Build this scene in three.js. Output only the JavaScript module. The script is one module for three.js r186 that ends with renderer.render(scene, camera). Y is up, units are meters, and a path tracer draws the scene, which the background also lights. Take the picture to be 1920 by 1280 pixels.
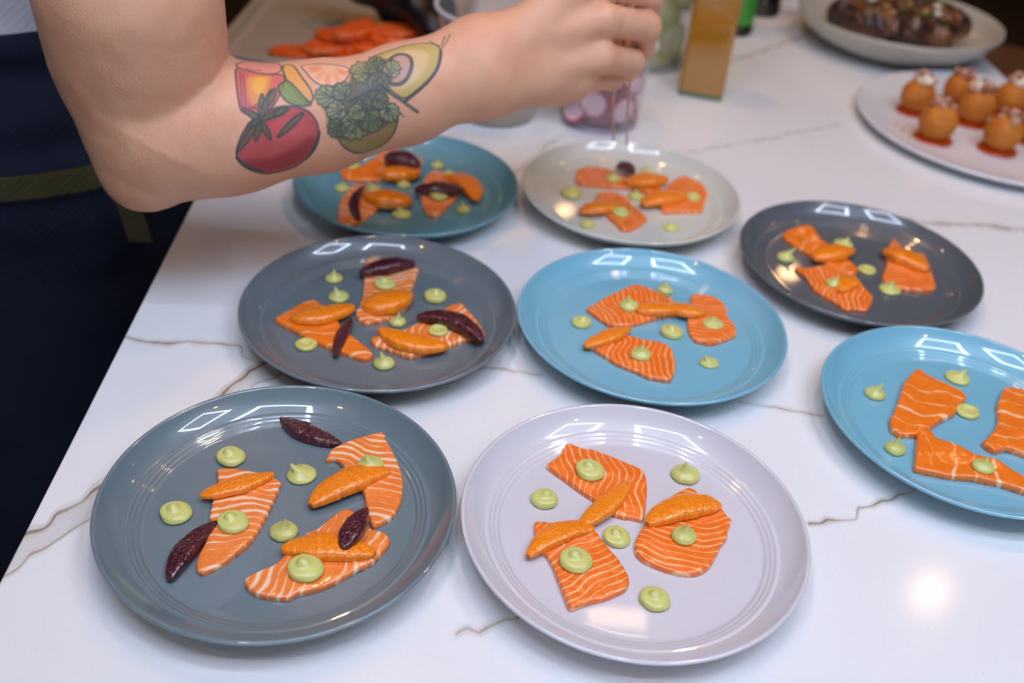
import * as THREE from 'three';
import { mergeGeometries, mergeVertices } from 'three/addons/utils/BufferGeometryUtils.js';
import { ImprovedNoise } from 'three/addons/math/ImprovedNoise.js';
import { RoundedBoxGeometry } from 'three/addons/geometries/RoundedBoxGeometry.js';
import { RectAreaLightUniformsLib } from 'three/addons/lights/RectAreaLightUniformsLib.js';

// ---------------------------------------------------------------- camera, light, exposure
RectAreaLightUniformsLib.init();
const scene = new THREE.Scene();
scene.background = new THREE.Color().setRGB(0.72, 0.86, 1.0);      // daylight outside the unseen window behind the camera
scene.backgroundIntensity = 0.5;
const camera = new THREE.PerspectiveCamera(38.165, 1.5, 0.05, 30);
camera.filmGauge = 36;
camera.position.set(0, 1.41266, 0);
camera.up.set(-0.09281, 0.80584, -0.58481);                 // the photographer held the camera a little turned
camera.lookAt(0, 1.41266 - 0.58735, -0.80934);
camera.focus = 0.69;
camera.userData.fStop = 3.8;
const renderer = new THREE.WebGLRenderer({ antialias: true });
renderer.toneMapping = THREE.LinearToneMapping;
renderer.toneMappingExposure = 1.45;
renderer.shadowMap.enabled = true;
const T = 0.9;                                              // height of the counter top
const LOOP = { color: 0xd8e5ff, glow: 18, size: 0.66, bar: 0.06, y: 2.5, at: [[-0.12, -0.2], [0.92, -0.24]] };
const DOWN = { color: 0xffc48a, glow: 12, cd: 0.22, near: 0.4, far: 4.5, r: 0.045, mid: 1.05, at: [[0.62, -1.48], [-0.22, -1.44], [1.4, -2.15], [-0.91, -1.91], [0.21, -4.48], [1.28, -4.05], [2.5, -2.1], [-1.0, 0.4], [1.4, 0.5]] };  // first two added to brighten the counter back; all out of view
const UNSEEN_WINDOW = { color: 0xe2edff, glow: 0.85, x0: -1.2, x1: 1.9, y0: 0.95, y1: 2.45 };   // unseen window behind the camera, placed to light the arm from the front
const PANEL = { color: 0xffd3a2, glow: 5, at: [0.36, -1.78], w: 0.16, d: 0.06 };

// ---------------------------------------------------------------- measured layout (metres; plate contents in millimetres)
const PLATES = {
  A: { x: -0.1472, z: -0.4716,
    salmon: [[-0.34,0,[-53.9,-34.6,-40.1,-36.0,-23.6,-34.7,-13.1,-31.5,-6.8,-27.7,-6.2,-19.9,-7.1,-7.6,-8.2,6.4,-10.4,21.2,-13.6,31.6,-19.6,42.1,-26.9,52.5,-35.7,59.2,-41.0,56.1,-42.5,46.8,-41.6,33.1,-41.5,21.0,-46.0,11.2,-47.6,0.8,-48.7,-5.5,-49.1,-12.0,-50.5,-23.1]],
      [0.01,0,[53.3,-88.6,57.5,-88.7,64.0,-74.3,71.2,-60.5,76.5,-46.9,79.6,-33.4,79.9,-17.8,76.4,-4.4,68.5,4.0,64.2,6.2,60.8,-0.3,56.3,-12.6,53.3,-22.1,49.3,-29.4,33.4,-49.4,26.4,-55.6,19.6,-54.0,21.8,-66.0,30.2,-74.7,42.3,-82.7]],
      [-1.41,0,[42.4,-7.1,49.8,-5.2,62.9,7.9,72.6,10.8,77.8,16.2,77.5,22.3,69.6,38.0,60.6,45.7,49.6,56.4,38.2,64.1,26.5,69.1,23.1,73.0,11.9,73.5,1.6,72.0,-5.6,66.6,-8.0,60.5,-0.5,53.1,8.0,46.4,11.9,38.2,20.9,19.3,28.5,12.2,35.4,0.9]]],
    orange: [[-57.0,-4.9,-12.7,-32.5,-35.7,-16.5,16.2,4.5],
      [19.3,-5.6,68.0,-46.7,39.5,-30.9,23.8,3.5],
      [9.0,35.8,70.6,33.1,39.4,30.7,22.9,4.0]],
    blood: [[-23.3,-96.3,27.4,-73.2,-0.2,-82.1,17.6,0.0],
      [-54.0,67.2,-39.1,14.9,-51.6,40.6,16.4,1.0],
      [50.6,36.7,59.1,-1.5,53.2,18.9,15.8,10.0]],
    cream: [[-48.3,-49.0,9.9,0,1,-3.3,4.1],
      [-69.0,9.8,10.3,0,1,-3.8,2.3],
      [5.4,-38.7,10.7,0,0,-7.3,8.1],
      [6.0,16.9,9.4,0,0,1.8,9.9],
      [-27.7,17.1,10.3,1,1,-3.8,2.3],
      [28.7,51.0,11.3,1,1,-2.9,2.9],
      [53.0,-50.4,9.9,1,0,-3.0,8.3]],
  },
  B: { x: 0.0952, z: -0.4844,
    salmon: [[1.38,1,[-45.1,-84.4,-33.4,-80.1,-26.7,-80.3,-13.6,-74.3,-0.6,-68.1,10.3,-63.2,13.3,-54.3,13.4,-41.8,11.3,-23.9,8.6,-10.8,1.7,-11.6,-7.5,-11.9,-15.1,-15.2,-25.8,-25.6,-35.2,-33.2,-46.3,-43.4,-60.7,-56.4,-58.7,-61.0,-51.5,-70.3,-48.3,-79.3]],
      [0.04,1,[44.2,-47.6,49.6,-45.4,52.3,-40.2,61.7,-39.2,69.3,-22.8,72.4,-18.9,68.0,-5.9,67.5,-1.7,60.9,9.1,55.0,21.6,48.1,31.0,40.4,35.3,30.2,35.6,18.7,32.6,7.3,27.3,1.8,20.3,1.4,12.5,4.0,4.2,7.4,-2.4,11.7,-11.2,16.1,-20.2,26.3,-32.4,36.6,-42.6]],
      [-0.47,1,[-67.8,1.4,-59.5,-0.1,-48.9,0.6,-39.8,-2.2,-32.2,-3.6,-26.2,2.9,-18.9,15.0,-10.3,27.6,-4.2,40.0,-3.5,47.3,-6.9,54.0,-19.9,62.7,-31.2,67.5,-42.3,73.4,-46.6,63.1,-49.6,54.6,-53.4,42.2,-58.7,30.6,-63.2,26.3,-67.4,13.1]]],
    orange: [[-37.0,3.0,0.2,-46.3,-17.9,-18.9,16.8,4.0],
      [10.2,-4.2,65.5,-28.1,38.9,-24.3,23.4,4.5],
      [-71.4,34.8,-26.4,5.1,-50.7,11.6,18.6,4.0]],
    blood: [],
    cream: [[-28.9,-52.3,10.7,1,1,-2.4,4.9],
      [43.4,-63.1,10.9,0,0,-1.3,10.1],
      [-61.7,-23.1,9.5,0,1,1.6,5.5],
      [-10.5,6.8,9.7,0,1,-1.5,1.5],
      [35.9,3.7,8.8,1,0,1.2,9.9],
      [-39.3,35.5,11.0,1,1,-1.8,2.2],
      [12.9,58.0,10.1,0,1,-0.7,1.1]],
  },
  C: { x: -0.1182, z: -0.7102,
    salmon: [[-0.5,2,[-88.8,16.3,-85.0,9.1,-77.4,-4.2,-71.1,-12.6,-64.0,-17.5,-58.1,-16.0,-37.3,6.0,-29.0,20.9,-16.2,32.5,-6.6,42.1,1.2,49.6,2.9,55.8,-0.8,60.7,-11.3,59.1,-28.1,52.1,-42.3,45.6,-60.3,35.1,-72.4,28.0,-83.2,21.7]],
      [-0.08,0,[-29.2,-93.8,-19.6,-98.3,-7.9,-99.0,21.6,-88.8,23.7,-83.6,21.9,-53.8,22.6,-33.3,19.9,-17.9,9.7,-4.1,0.2,4.6,-9.7,9.7,-17.0,6.2,-22.2,-3.7,-21.0,-16.0,-21.4,-33.5,-24.0,-56.4,-26.3,-69.3]],
      [-1.46,0,[52.7,-20.9,60.0,-29.6,67.9,-34.6,73.3,-29.3,82.1,-16.0,90.2,-0.6,93.6,8.2,90.1,15.6,79.8,19.5,66.4,30.6,54.2,39.2,35.1,51.9,25.6,49.1,11.8,43.6,2.3,40.7,-2.4,32.6,1.4,27.5,12.6,23.4,25.6,12.1,35.9,-1.3]]],
    orange: [[-74.1,16.9,-24.6,-10.0,-48.7,8.5,24.0,4.5],
      [-17.4,-11.2,22.6,-37.9,3.2,-19.5,32.2,4.0],
      [3.5,20.5,64.7,35.5,33.0,37.2,24.2,4.5]],
    blood: [[-28.6,-62.3,19.7,-88.4,-4.8,-79.3,21.7,5.0],
      [-26.6,61.9,-23.2,6.8,-27.1,33.5,11.5,3.0],
      [33.1,1.0,92.7,27.6,65.7,1.3,21.4,6.0]],
    cream: [[-52.7,-59.4,8.2,0,0,0.7,8.6],
      [-42.3,-29.9,9.5,0,0,-2.8,8.4],
      [-3.1,-50.1,9.4,1,1,-1.4,5.0],
      [44.1,-43.3,10.3,0,1,0.7,7.1],
      [-54.8,46.0,9.1,0,2,0.0,-0.0],
      [15.9,0.8,7.7,0,0,1.6,8.8],
      [53.5,14.3,8.9,1,2,0.0,-0.0],
      [13.8,62.2,8.9,0,0,-2.6,10.0]],
  },
  D: { x: 0.1217, z: -0.7296,
    salmon: [[1.33,1,[-56.3,-26.4,-47.3,-37.7,-31.7,-55.3,-17.2,-69.4,-7.0,-75.6,2.8,-72.8,13.6,-64.3,25.6,-56.2,29.9,-40.7,27.7,-30.6,10.8,-23.0,-3.3,-13.6,-17.0,-5.5,-33.2,-1.7,-38.4,-5.5,-47.6,-14.6]],
      [0.19,1,[44.1,-66.9,54.9,-69.5,65.9,-66.8,74.4,-55.6,76.7,-46.0,74.8,-35.9,79.2,-27.0,80.8,-13.2,78.3,-4.7,65.8,5.2,52.5,12.2,49.4,10.1,41.6,9.0,36.7,-1.5,35.9,-15.3,37.2,-29.7,41.8,-50.1]],
      [1.4,1,[-58.6,30.5,-56.0,24.5,-44.1,13.7,-30.8,9.3,-16.4,10.4,-4.8,14.2,9.5,16.4,17.5,22.8,19.9,34.4,20.8,47.0,17.7,61.9,13.3,70.3,4.6,70.0,-5.2,68.4,-13.7,62.6,-29.7,54.7,-39.6,45.8,-49.7,36.6]]],
    orange: [[-10.8,-25.3,28.4,-33.1,7.9,-31.6,21.0,4.5],
      [18.7,-41.0,53.7,-34.6,35.1,-33.0,20.3,5.0],
      [-59.2,36.7,-17.0,1.6,-38.3,19.8,17.5,4.5]],
    blood: [],
    cream: [[19.5,-73.1,7.9,0,0,-1.1,9.2],
      [-17.4,-33.2,9.0,1,0,-1.4,9.7],
      [-60.9,-4.9,9.0,0,1,2.0,3.3],
      [20.7,-2.3,10.0,0,1,-1.3,6.0],
      [58.9,-17.9,9.5,1,0,0.0,6.1],
      [-10.3,40.7,9.3,1,0,0.6,9.3],
      [50.4,37.2,8.5,0,0,-5.1,6.4]],
  },
  E: { x: 0.3405, z: -0.873,
    salmon: [[-0.6,2,[-63.9,-60.3,-54.7,-72.1,-31.9,-86.1,-26.3,-77.4,-23.2,-56.5,-16.8,-46.4,-11.6,-30.9,-2.3,-16.5,3.3,-1.9,-2.6,9.4,-11.9,8.5,-26.0,-1.9,-34.6,-13.4,-41.3,-21.5,-54.0,-35.5,-62.9,-49.1]],
      [1.59,1,[-63.0,7.3,-52.1,6.6,-40.4,2.0,-27.1,-2.9,-17.0,6.8,-2.4,14.4,1.1,33.6,5.8,47.3,2.8,59.6,-6.0,74.9,-16.4,75.4,-27.0,77.2,-34.8,65.9,-44.4,55.8,-51.4,45.1,-55.3,23.7]],
      [0.43,1,[56.9,-71.9,60.8,-64.9,64.0,-47.4,81.7,-45.1,82.7,-29.1,79.8,0.1,74.9,23.4,60.5,29.6,44.5,29.9,34.4,27.9,24.3,12.3,29.8,-1.4,38.2,-23.8,39.6,-40.2,46.9,-52.5]]],
    orange: [[-42.5,-7.7,5.2,-32.4,-19.6,-22.5,26.8,4.5],
      [-28.9,50.5,-5.7,25.9,-15.4,33.7,21.2,4.0],
      [35.8,-36.6,74.9,-5.1,57.2,-25.6,29.4,4.5]],
    blood: [],
    cream: [[-68.9,-13.0,9.1,0,0,8.0,11.0],
      [0.5,-54.9,10.0,0,0,3.6,5.7],
      [13.1,-3.6,9.3,0,2,0.0,-0.0],
      [-31.0,36.8,7.5,1,0,3.6,8.7],
      [27.8,29.8,10.9,0,0,0.0,8.0],
      [68.3,-24.1,7.3,1,1,-3.5,5.6]],
  },
  F: { x: 0.3769, z: -0.6372,
    salmon: [[0.36,2,[-21.5,-69.5,-16.9,-69.7,-10.6,-60.2,1.6,-51.2,11.0,-43.2,12.5,-34.1,1.9,-23.5,-4.8,-11.4,-19.4,-0.6,-32.9,12.0,-45.0,20.4,-53.7,21.6,-59.6,23.1,-64.8,16.5,-63.7,5.7,-57.6,-6.0,-48.2,-25.2,-37.9,-47.7,-28.3,-61.1]],
      [0.45,2,[52.0,-55.1,62.5,-55.5,70.6,-53.2,79.3,-48.6,79.0,-21.2,73.1,1.3,58.6,24.1,38.9,32.9,31.8,29.8,24.3,27.8,14.5,32.2,10.2,28.8,7.0,22.1,15.3,13.6,25.8,-0.5,32.0,-14.5,36.1,-28.4,45.8,-46.0]],
      [1.55,2,[-44.3,17.8,-37.3,12.6,-32.1,14.0,-29.2,23.0,-16.0,29.3,-4.0,38.7,11.0,42.6,18.7,51.4,27.7,59.7,35.1,68.1,27.7,77.4,19.2,75.8,4.1,70.4,-14.6,67.2,-34.3,67.0,-51.8,63.7,-58.5,61.7,-55.8,51.7]]],
    orange: [],
    blood: [],
    cream: [[15.5,-66.6,10.6,0,0,4.5,8.3],
      [-65.7,-32.4,8.8,0,0,3.2,9.5],
      [9.1,-19.4,10.1,0,2,0.0,-0.0],
      [-66.7,37.3,8.2,0,0,0.0,11.2],
      [-4.9,55.5,8.6,1,0,0.7,8.3]],
  },
  G: { x: -0.1281, z: -0.951,
    salmon: [[1.23,2,[-78.5,-35.0,-60.0,-46.9,-49.4,-68.8,-41.0,-89.2,-27.7,-99.0,-8.7,-91.0,7.1,-77.5,7.0,-60.9,6.3,-44.7,-7.7,-32.3,-27.4,-22.0,-40.7,-17.7,-54.3,-14.9,-71.3,-16.1]],
      [0.21,0,[-59.4,2.8,-49.7,-5.2,-37.5,1.4,-28.9,11.6,-24.2,47.9,-30.1,60.1,-36.0,72.0,-44.4,83.0,-54.4,84.9,-59.9,76.6,-64.0,52.9,-65.0,30.4]],
      [0.21,0,[19.7,-52.2,29.6,-54.3,40.6,-45.4,49.5,-28.4,55.2,0.7,46.8,25.6,40.7,43.7,34.8,50.3,26.0,43.7,19.6,25.2,15.0,5.8,14.2,-27.4]]],
    orange: [[-39.0,-33.0,8.4,-41.3,-14.5,-30.2,29.2,4.5],
      [-42.1,21.9,8.2,24.1,-15.1,29.6,34.2,3.5],
      [35.1,-36.2,75.6,11.6,62.3,-26.2,26.6,3.5]],
    blood: [[-33.1,-53.5,7.3,-44.2,-13.9,-54.4,28.6,10.0],
      [-36.9,77.3,-45.5,6.2,-49.2,42.5,11.5,6.0],
      [9.0,6.2,60.4,-2.7,35.5,-0.1,23.8,6.0]],
    cream: [[24.8,-72.9,7.3,0,0,0.0,6.6],
      [39.8,-53.2,6.5,0,1,0.0,2.9],
      [-6.2,-17.0,7.7,0,1,0.0,3.5],
      [-69.3,4.9,8.0,0,0,2.1,8.3],
      [-34.8,8.7,7.9,1,0,-5.6,8.3],
      [1.3,48.6,9.9,0,0,-2.7,8.0],
      [36.0,10.1,9.4,1,1,-5.6,6.2],
      [63.9,26.6,7.5,0,0,-1.4,8.2],
      [-67.8,-50.0,7.9,0,1,0.0,2.9]],
  },
  H: { x: 0.1138, z: -0.9802,
    salmon: [[1.37,1,[-59.7,-44.0,-56.2,-60.4,-47.6,-71.1,-33.4,-71.5,-20.6,-67.8,-5.4,-55.2,8.4,-48.7,21.8,-36.2,37.3,-39.3,37.2,-27.3,24.9,-18.9,7.4,-27.2,-6.4,-27.4,-27.2,-26.2,-47.9,-25.0,-57.6,-29.1]],
      [0.44,1,[55.7,-60.0,66.4,-70.0,77.3,-64.4,87.5,-52.5,91.6,-32.2,86.2,-13.5,80.3,10.5,65.7,16.1,56.2,17.9,35.8,21.9,35.8,2.2,38.6,-18.7,45.8,-41.0]],
      [1.41,1,[-35.8,-3.8,-27.5,-11.3,-13.8,-11.1,-1.9,-1.9,5.4,16.6,15.3,31.4,18.1,41.7,10.1,56.6,-3.4,69.6,-11.1,68.4,-18.4,54.0,-28.4,34.3,-34.7,16.1]]],
    orange: [[-4.1,-33.2,46.1,-53.3,19.9,-41.1,28.9,4.5],
      [13.5,15.6,65.4,-12.5,38.3,-4.7,26.9,4.0],
      [-54.1,44.9,-8.1,19.8,-32.9,31.1,24.4,4.0]],
    blood: [[-10.7,-64.1,6.9,-54.5,-1.7,-69.2,17.4,7.0]],
    cream: [[-63.0,-2.6,11.2,0,1,0.0,5.4],
      [-16.4,-43.3,8.8,1,0,0.0,7.1],
      [24.0,-77.1,7.9,0,0,0.7,5.7],
      [8.7,-12.6,8.9,0,0,0.0,7.5],
      [72.1,-13.8,8.0,1,1,0.0,4.1],
      [-10.9,37.9,9.3,1,1,0.0,2.7],
      [-46.3,62.9,7.8,0,1,0.0,3.2],
      [42.9,51.2,8.5,0,0,0.0,5.2]],
  },
};
const VEINS = [[1.4,0.55,-0.327,-0.658,-0.296,-0.659,-0.274,-0.661,-0.252,-0.663,-0.234,-0.663,-0.221,-0.65,-0.2,-0.637],
  [2.0,0.6,-0.195,-0.654,-0.212,-0.63,-0.223,-0.609,-0.233,-0.586,-0.254,-0.537,-0.277,-0.492,-0.29,-0.469,-0.298,-0.449,-0.312,-0.436,-0.319,-0.421],
  [1.2,0.45,-0.181,-0.64,-0.2,-0.619,-0.215,-0.596,-0.239,-0.527,-0.257,-0.489,-0.275,-0.46,-0.289,-0.432,-0.298,-0.421,-0.31,-0.402],
  [1.2,0.4,-0.034,-0.664,-0.023,-0.664,-0.002,-0.665,0.026,-0.663],
  [1.2,0.4,0.194,-0.651,0.218,-0.647,0.241,-0.647,0.265,-0.644],
  [1.0,0.6,0.226,-0.513,0.246,-0.523,0.262,-0.528,0.269,-0.535,0.282,-0.543,0.302,-0.554,0.321,-0.565],
  [1.3,0.35,-0.019,-0.388,-0.01,-0.396,-0.003,-0.393,0.002,-0.396,0.01,-0.403,0.025,-0.411],
  [1.5,0.35,0.195,-1.137,0.231,-1.16,0.274,-1.183,0.313,-1.207,0.353,-1.236,0.417,-1.274],
  [2.5,0.5,0.433,-1.011,0.459,-1.006,0.514,-1.016,0.567,-1.012,0.648,-1.017],
  [3,0.4,0.228,-1.409,0.301,-1.489,0.37,-1.565,0.424,-1.625,0.498,-1.728],
  [1.5,0.3,-0.018,-1.028,0.005,-1.09,0.029,-1.138]];
const TATTOO = [['s', '#b9a45c', '#3d4349', 7, [684,569,727,564,786,560,847,549,891,574,893,619,875,655,844,687,802,709,741,732,718,713,698,687,684,642]],
  ['s', '#d8b58c', '', 0, [700,587,763,583,837,585,855,616,831,660,792,689,740,707,712,694,699,659]],
  ['l', '', '#3d4349', 16, [892,608,875,655,844,687,802,711,741,734]],
  ['s', '#b58a80', '#3d4349', 18, [717,628,738,599,769,591,793,608,794,636,779,663,756,685,729,690,705,679]],
  ['l', '', '#3d4349', 6, [873,549,893,596,908,574,925,545]],
  ['l', '', '#3d4349', 6, [895,602,925,576,940,545]],
  ['s', '#86793f', '#3d4349', 9, [516,781,535,756,584,736,645,730,696,737,712,759,703,796,679,837,640,870,586,857,541,819]],
  ['s', '#a8776a', '', 0, [606,800,629,773,662,756,669,780,649,803,625,818]],
  ['s', '#c95a5c', '#3d4349', 7, [297,543,353,577,419,584,423,606,391,652,349,684,304,682,273,674,275,650,284,605]],
  ['s', '#e3964a', '', 0, [318,587,347,584,388,586,376,615,347,659,317,667,304,653,309,618]],
  ['s', '#ecb04e', '', 0, [331,592,372,590,365,614,340,645,321,636]],
  ['s', '#e08a76', '#3d4349', 6, [297,541,312,522,352,482,395,485,425,532,418,580,374,581,332,572,303,557]],
  ['l', '', '#3d4349', 3, [325,555,329,569,341,563,363,564]],
  ['s', '#b23f44', '#3d4349', 9, [225,752,251,720,296,692,351,678,405,678,446,693,469,716,472,750,456,783,417,814,365,840,302,828,253,797,229,772]],
  ['s', '#c8575a', '', 0, [341,706,399,696,440,710,446,739,394,754,343,753,323,732]],
  ['s', '#8e3338', '', 0, [237,764,279,778,336,788,396,775,457,753,453,779,415,807,363,830,304,820,259,793]],
  ['l', '', '#3d4349', 14, [227,760,245,786,285,812]],
  ['l', '', '#3d4349', 12, [471,753,454,782,418,812]],
  ['s', '#df9f4d', '#3d4349', 8, [427,533,458,547,464,606,479,644,483,674,468,686,443,671,426,628,421,590]],
  ['s', '#e9b590', '#3d4349', 6, [472,553,618,589,600,637,562,656,527,654,497,636,482,595]],
  ['s', '#e08963', '', 0, [493,565,551,587,493,613]],
  ['s', '#e08963', '', 0, [502,620,552,594,509,637]],
  ['s', '#e08963', '', 0, [519,641,554,595,543,653]],
  ['s', '#e08963', '', 0, [556,651,558,596,575,646]],
  ['s', '#e08963', '', 0, [586,639,562,593,606,612]],
  ['s', '#6d8746', '#3d4349', 8, [390,626,411,615,427,611,446,649,460,676,475,690,437,687,407,673,395,653]],
  ['s', '#5d6240', '#3d4349', 7, [322,697,342,668,349,631,324,664,313,695]],
  ['s', '#5d6240', '#3d4349', 7, [321,698,357,666,382,621,342,658,314,694]],
  ['s', '#5d6240', '#3d4349', 7, [318,700,369,698,419,684,367,682,317,693]],
  ['s', '#5d6240', '#3d4349', 7, [313,697,316,724,334,750,335,720,322,695]],
  ['s', '#5d6240', '#3d4349', 7, [314,693,262,720,218,755,273,731,320,699]],
  ['s', '#5d6240', '#3d4349', 7, [313,695,293,716,285,741,310,722,322,698]],
  ['s', '#5d6240', '#3d4349', 7, [321,694,304,673,276,661,289,683,314,699]],
  ['s', '#5d6240', '#3d4349', 7, [316,693,293,694,272,705,297,707,318,700]],
  ['s', '#66683f', '#3d4349', 8, [453,697,400,711,334,750,411,726]],
  ['s', '#66683f', '#3d4349', 8, [404,681,379,679,348,696,385,696]],
  ['s', '#66683f', '#3d4349', 8, [388,625,361,643,344,677,379,653]],
  ['s', '#4d5346', '', 0, [491,654,547,654,585,671,628,598,707,590,759,622,710,686,683,724,720,753,706,780,645,798,575,800,520,783,492,754,509,714,488,685]],
  ['s', '#8d9163', '#3d4349', 6, [635,664,628,653,615,658,617,644,604,641,613,627,607,615,617,604,622,586,634,590,644,568,650,587,663,576,662,599,675,603,660,640]],
  ['l', '', '#3d4349', 4, [655,636,618,646]],
  ['l', '', '#3d4349', 4, [655,636,614,625]],
  ['l', '', '#3d4349', 4, [655,636,620,607]],
  ['l', '', '#3d4349', 4, [655,636,632,592]],
  ['l', '', '#3d4349', 4, [655,636,653,588]],
  ['s', '#767d55', '#3d4349', 6, [659,635,664,622,655,613,665,603,663,585,675,584,680,562,689,569,699,561,701,582,713,580,709,598,719,606,710,617,714,629,687,639]],
  ['l', '', '#3d4349', 4, [687,633,664,606]],
  ['l', '', '#3d4349', 4, [687,633,676,582]],
  ['l', '', '#3d4349', 4, [687,633,688,576]],
  ['l', '', '#3d4349', 4, [687,633,700,580]],
  ['l', '', '#3d4349', 4, [687,633,710,602]],
  ['s', '#9c9a6c', '#3d4349', 6, [699,632,709,628,710,614,720,617,727,605,733,616,744,610,747,621,755,625,749,636,757,644,747,650,748,661,737,661,733,670,711,657]],
  ['l', '', '#3d4349', 4, [715,653,718,619]],
  ['l', '', '#3d4349', 4, [715,653,735,616]],
  ['l', '', '#3d4349', 4, [715,653,744,623]],
  ['l', '', '#3d4349', 4, [715,653,749,635]],
  ['l', '', '#3d4349', 4, [715,653,745,653]],
  ['s', '#6a7150', '#3d4349', 6, [696,675,687,679,687,688,677,686,672,695,665,688,656,692,652,685,644,682,649,673,642,666,651,661,649,650,660,650,664,640,684,654]],
  ['l', '', '#3d4349', 4, [681,658,679,685]],
  ['l', '', '#3d4349', 4, [681,658,664,688]],
  ['l', '', '#3d4349', 4, [681,658,654,683]],
  ['l', '', '#3d4349', 4, [681,658,649,674]],
  ['l', '', '#3d4349', 4, [681,658,652,659]],
  ['s', '#8d9163', '#3d4349', 6, [521,707,512,699,500,703,499,693,485,691,492,682,483,674,491,667,493,657,506,657,512,646,522,653,533,646,537,657,550,657,542,685]],
  ['l', '', '#3d4349', 4, [536,683,501,694]],
  ['l', '', '#3d4349', 4, [536,683,492,680]],
  ['l', '', '#3d4349', 4, [536,683,495,668]],
  ['l', '', '#3d4349', 4, [536,683,504,659]],
  ['l', '', '#3d4349', 4, [536,683,525,654]],
  ['s', '#767d55', '#3d4349', 6, [546,698,546,688,535,686,542,678,535,671,546,666,545,656,555,654,563,646,570,654,581,648,583,659,594,659,589,669,598,676,574,692]],
  ['l', '', '#3d4349', 4, [572,688,542,680]],
  ['l', '', '#3d4349', 4, [572,688,547,665]],
  ['l', '', '#3d4349', 4, [572,688,556,657]],
  ['l', '', '#3d4349', 4, [572,688,569,654]],
  ['l', '', '#3d4349', 4, [572,688,584,660]],
  ['s', '#9c9a6c', '#3d4349', 6, [552,741,540,736,531,743,525,734,513,736,514,726,502,722,507,714,504,706,517,704,518,694,530,697,538,688,545,696,558,693,562,718]],
  ['l', '', '#3d4349', 4, [555,717,528,735]],
  ['l', '', '#3d4349', 4, [555,717,513,725]],
  ['l', '', '#3d4349', 4, [555,717,511,715]],
  ['l', '', '#3d4349', 4, [555,717,516,705]],
  ['l', '', '#3d4349', 4, [555,717,533,696]],
  ['s', '#6a7150', '#3d4349', 6, [641,698,639,708,649,712,642,719,647,728,637,730,636,740,626,739,619,743,612,735,601,738,601,728,590,725,596,718,590,711,614,700]],
  ['l', '', '#3d4349', 4, [615,704,642,717]],
  ['l', '', '#3d4349', 4, [615,704,635,731]],
  ['l', '', '#3d4349', 4, [615,704,625,736]],
  ['l', '', '#3d4349', 4, [615,704,614,736]],
  ['l', '', '#3d4349', 4, [615,704,600,727]],
  ['s', '#8d9163', '#3d4349', 6, [625,776,609,781,611,799,593,792,585,806,571,791,555,797,548,784,533,777,540,764,527,754,542,747,538,734,556,735,562,722,600,742]],
  ['l', '', '#3d4349', 4, [594,747,596,791]],
  ['l', '', '#3d4349', 4, [594,747,568,790]],
  ['l', '', '#3d4349', 4, [594,747,551,781]],
  ['l', '', '#3d4349', 4, [594,747,541,766]],
  ['l', '', '#3d4349', 4, [594,747,544,745]],
  ['s', '#767d55', '#3d4349', 6, [661,741,657,754,669,762,658,771,664,784,649,785,646,800,633,796,621,800,614,785,598,785,600,772,586,765,596,756,588,745,624,737]],
  ['l', '', '#3d4349', 4, [625,743,658,768]],
  ['l', '', '#3d4349', 4, [625,743,647,786]],
  ['l', '', '#3d4349', 4, [625,743,632,791]],
  ['l', '', '#3d4349', 4, [625,743,616,787]],
  ['l', '', '#3d4349', 4, [625,743,598,769]],
  ['s', '#9c9a6c', '#3d4349', 6, [710,732,709,743,720,747,712,755,719,765,707,768,707,780,697,779,688,786,681,776,669,780,668,768,656,765,662,756,654,747,680,734]],
  ['l', '', '#3d4349', 4, [682,739,712,753]],
  ['l', '', '#3d4349', 4, [682,739,706,769]],
  ['l', '', '#3d4349', 4, [682,739,695,776]],
  ['l', '', '#3d4349', 4, [682,739,682,777]],
  ['l', '', '#3d4349', 4, [682,739,666,766]],
  ['s', '#6a7150', '#3d4349', 6, [552,770,540,770,537,780,526,774,517,780,512,771,500,772,499,763,491,758,500,751,494,743,506,741,507,731,518,735,527,728,545,747]],
  ['l', '', '#3d4349', 4, [540,748,529,774]],
  ['l', '', '#3d4349', 4, [540,748,510,770]],
  ['l', '', '#3d4349', 4, [540,748,502,762]],
  ['l', '', '#3d4349', 4, [540,748,500,752]],
  ['l', '', '#3d4349', 4, [540,748,508,739]],
  ['s', '#8d9163', '#3d4349', 6, [616,751,605,749,600,757,591,750,582,754,579,745,568,744,569,736,563,730,572,725,569,717,580,717,583,709,593,714,601,708,614,728]],
  ['l', '', '#3d4349', 4, [609,729,594,750]],
  ['l', '', '#3d4349', 4, [609,729,578,744]],
  ['l', '', '#3d4349', 4, [609,729,572,736]],
  ['l', '', '#3d4349', 4, [609,729,572,727]],
  ['l', '', '#3d4349', 4, [609,729,582,716]],
  ['s', '#767d55', '#3d4349', 6, [675,696,679,705,689,704,687,713,696,717,688,724,693,732,685,736,681,743,672,739,665,746,660,738,650,740,650,731,640,728,654,709]],
  ['l', '', '#3d4349', 4, [657,712,686,711]],
  ['l', '', '#3d4349', 4, [657,712,688,725]],
  ['l', '', '#3d4349', 4, [657,712,683,734]],
  ['l', '', '#3d4349', 4, [657,712,674,739]],
  ['l', '', '#3d4349', 4, [657,712,658,737]],
  ['l', '', '#3d4349', 14, [682,675,698,702,733,734,770,770]],
  ['l', '', '#77795f', 5, [701,704,732,735,763,763]],
  ['l', '', '#3d4349', 10, [579,702,636,692,680,679]],
  ['l', '', '#3d4349', 5, [620,731,618,727,612,723]],
  ['l', '', '#3d4349', 5, [577,738,581,734,582,728]],
  ['l', '', '#3d4349', 5, [644,700,632,702,622,710]],
  ['l', '', '#3d4349', 5, [553,707,557,704,559,700]],
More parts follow.
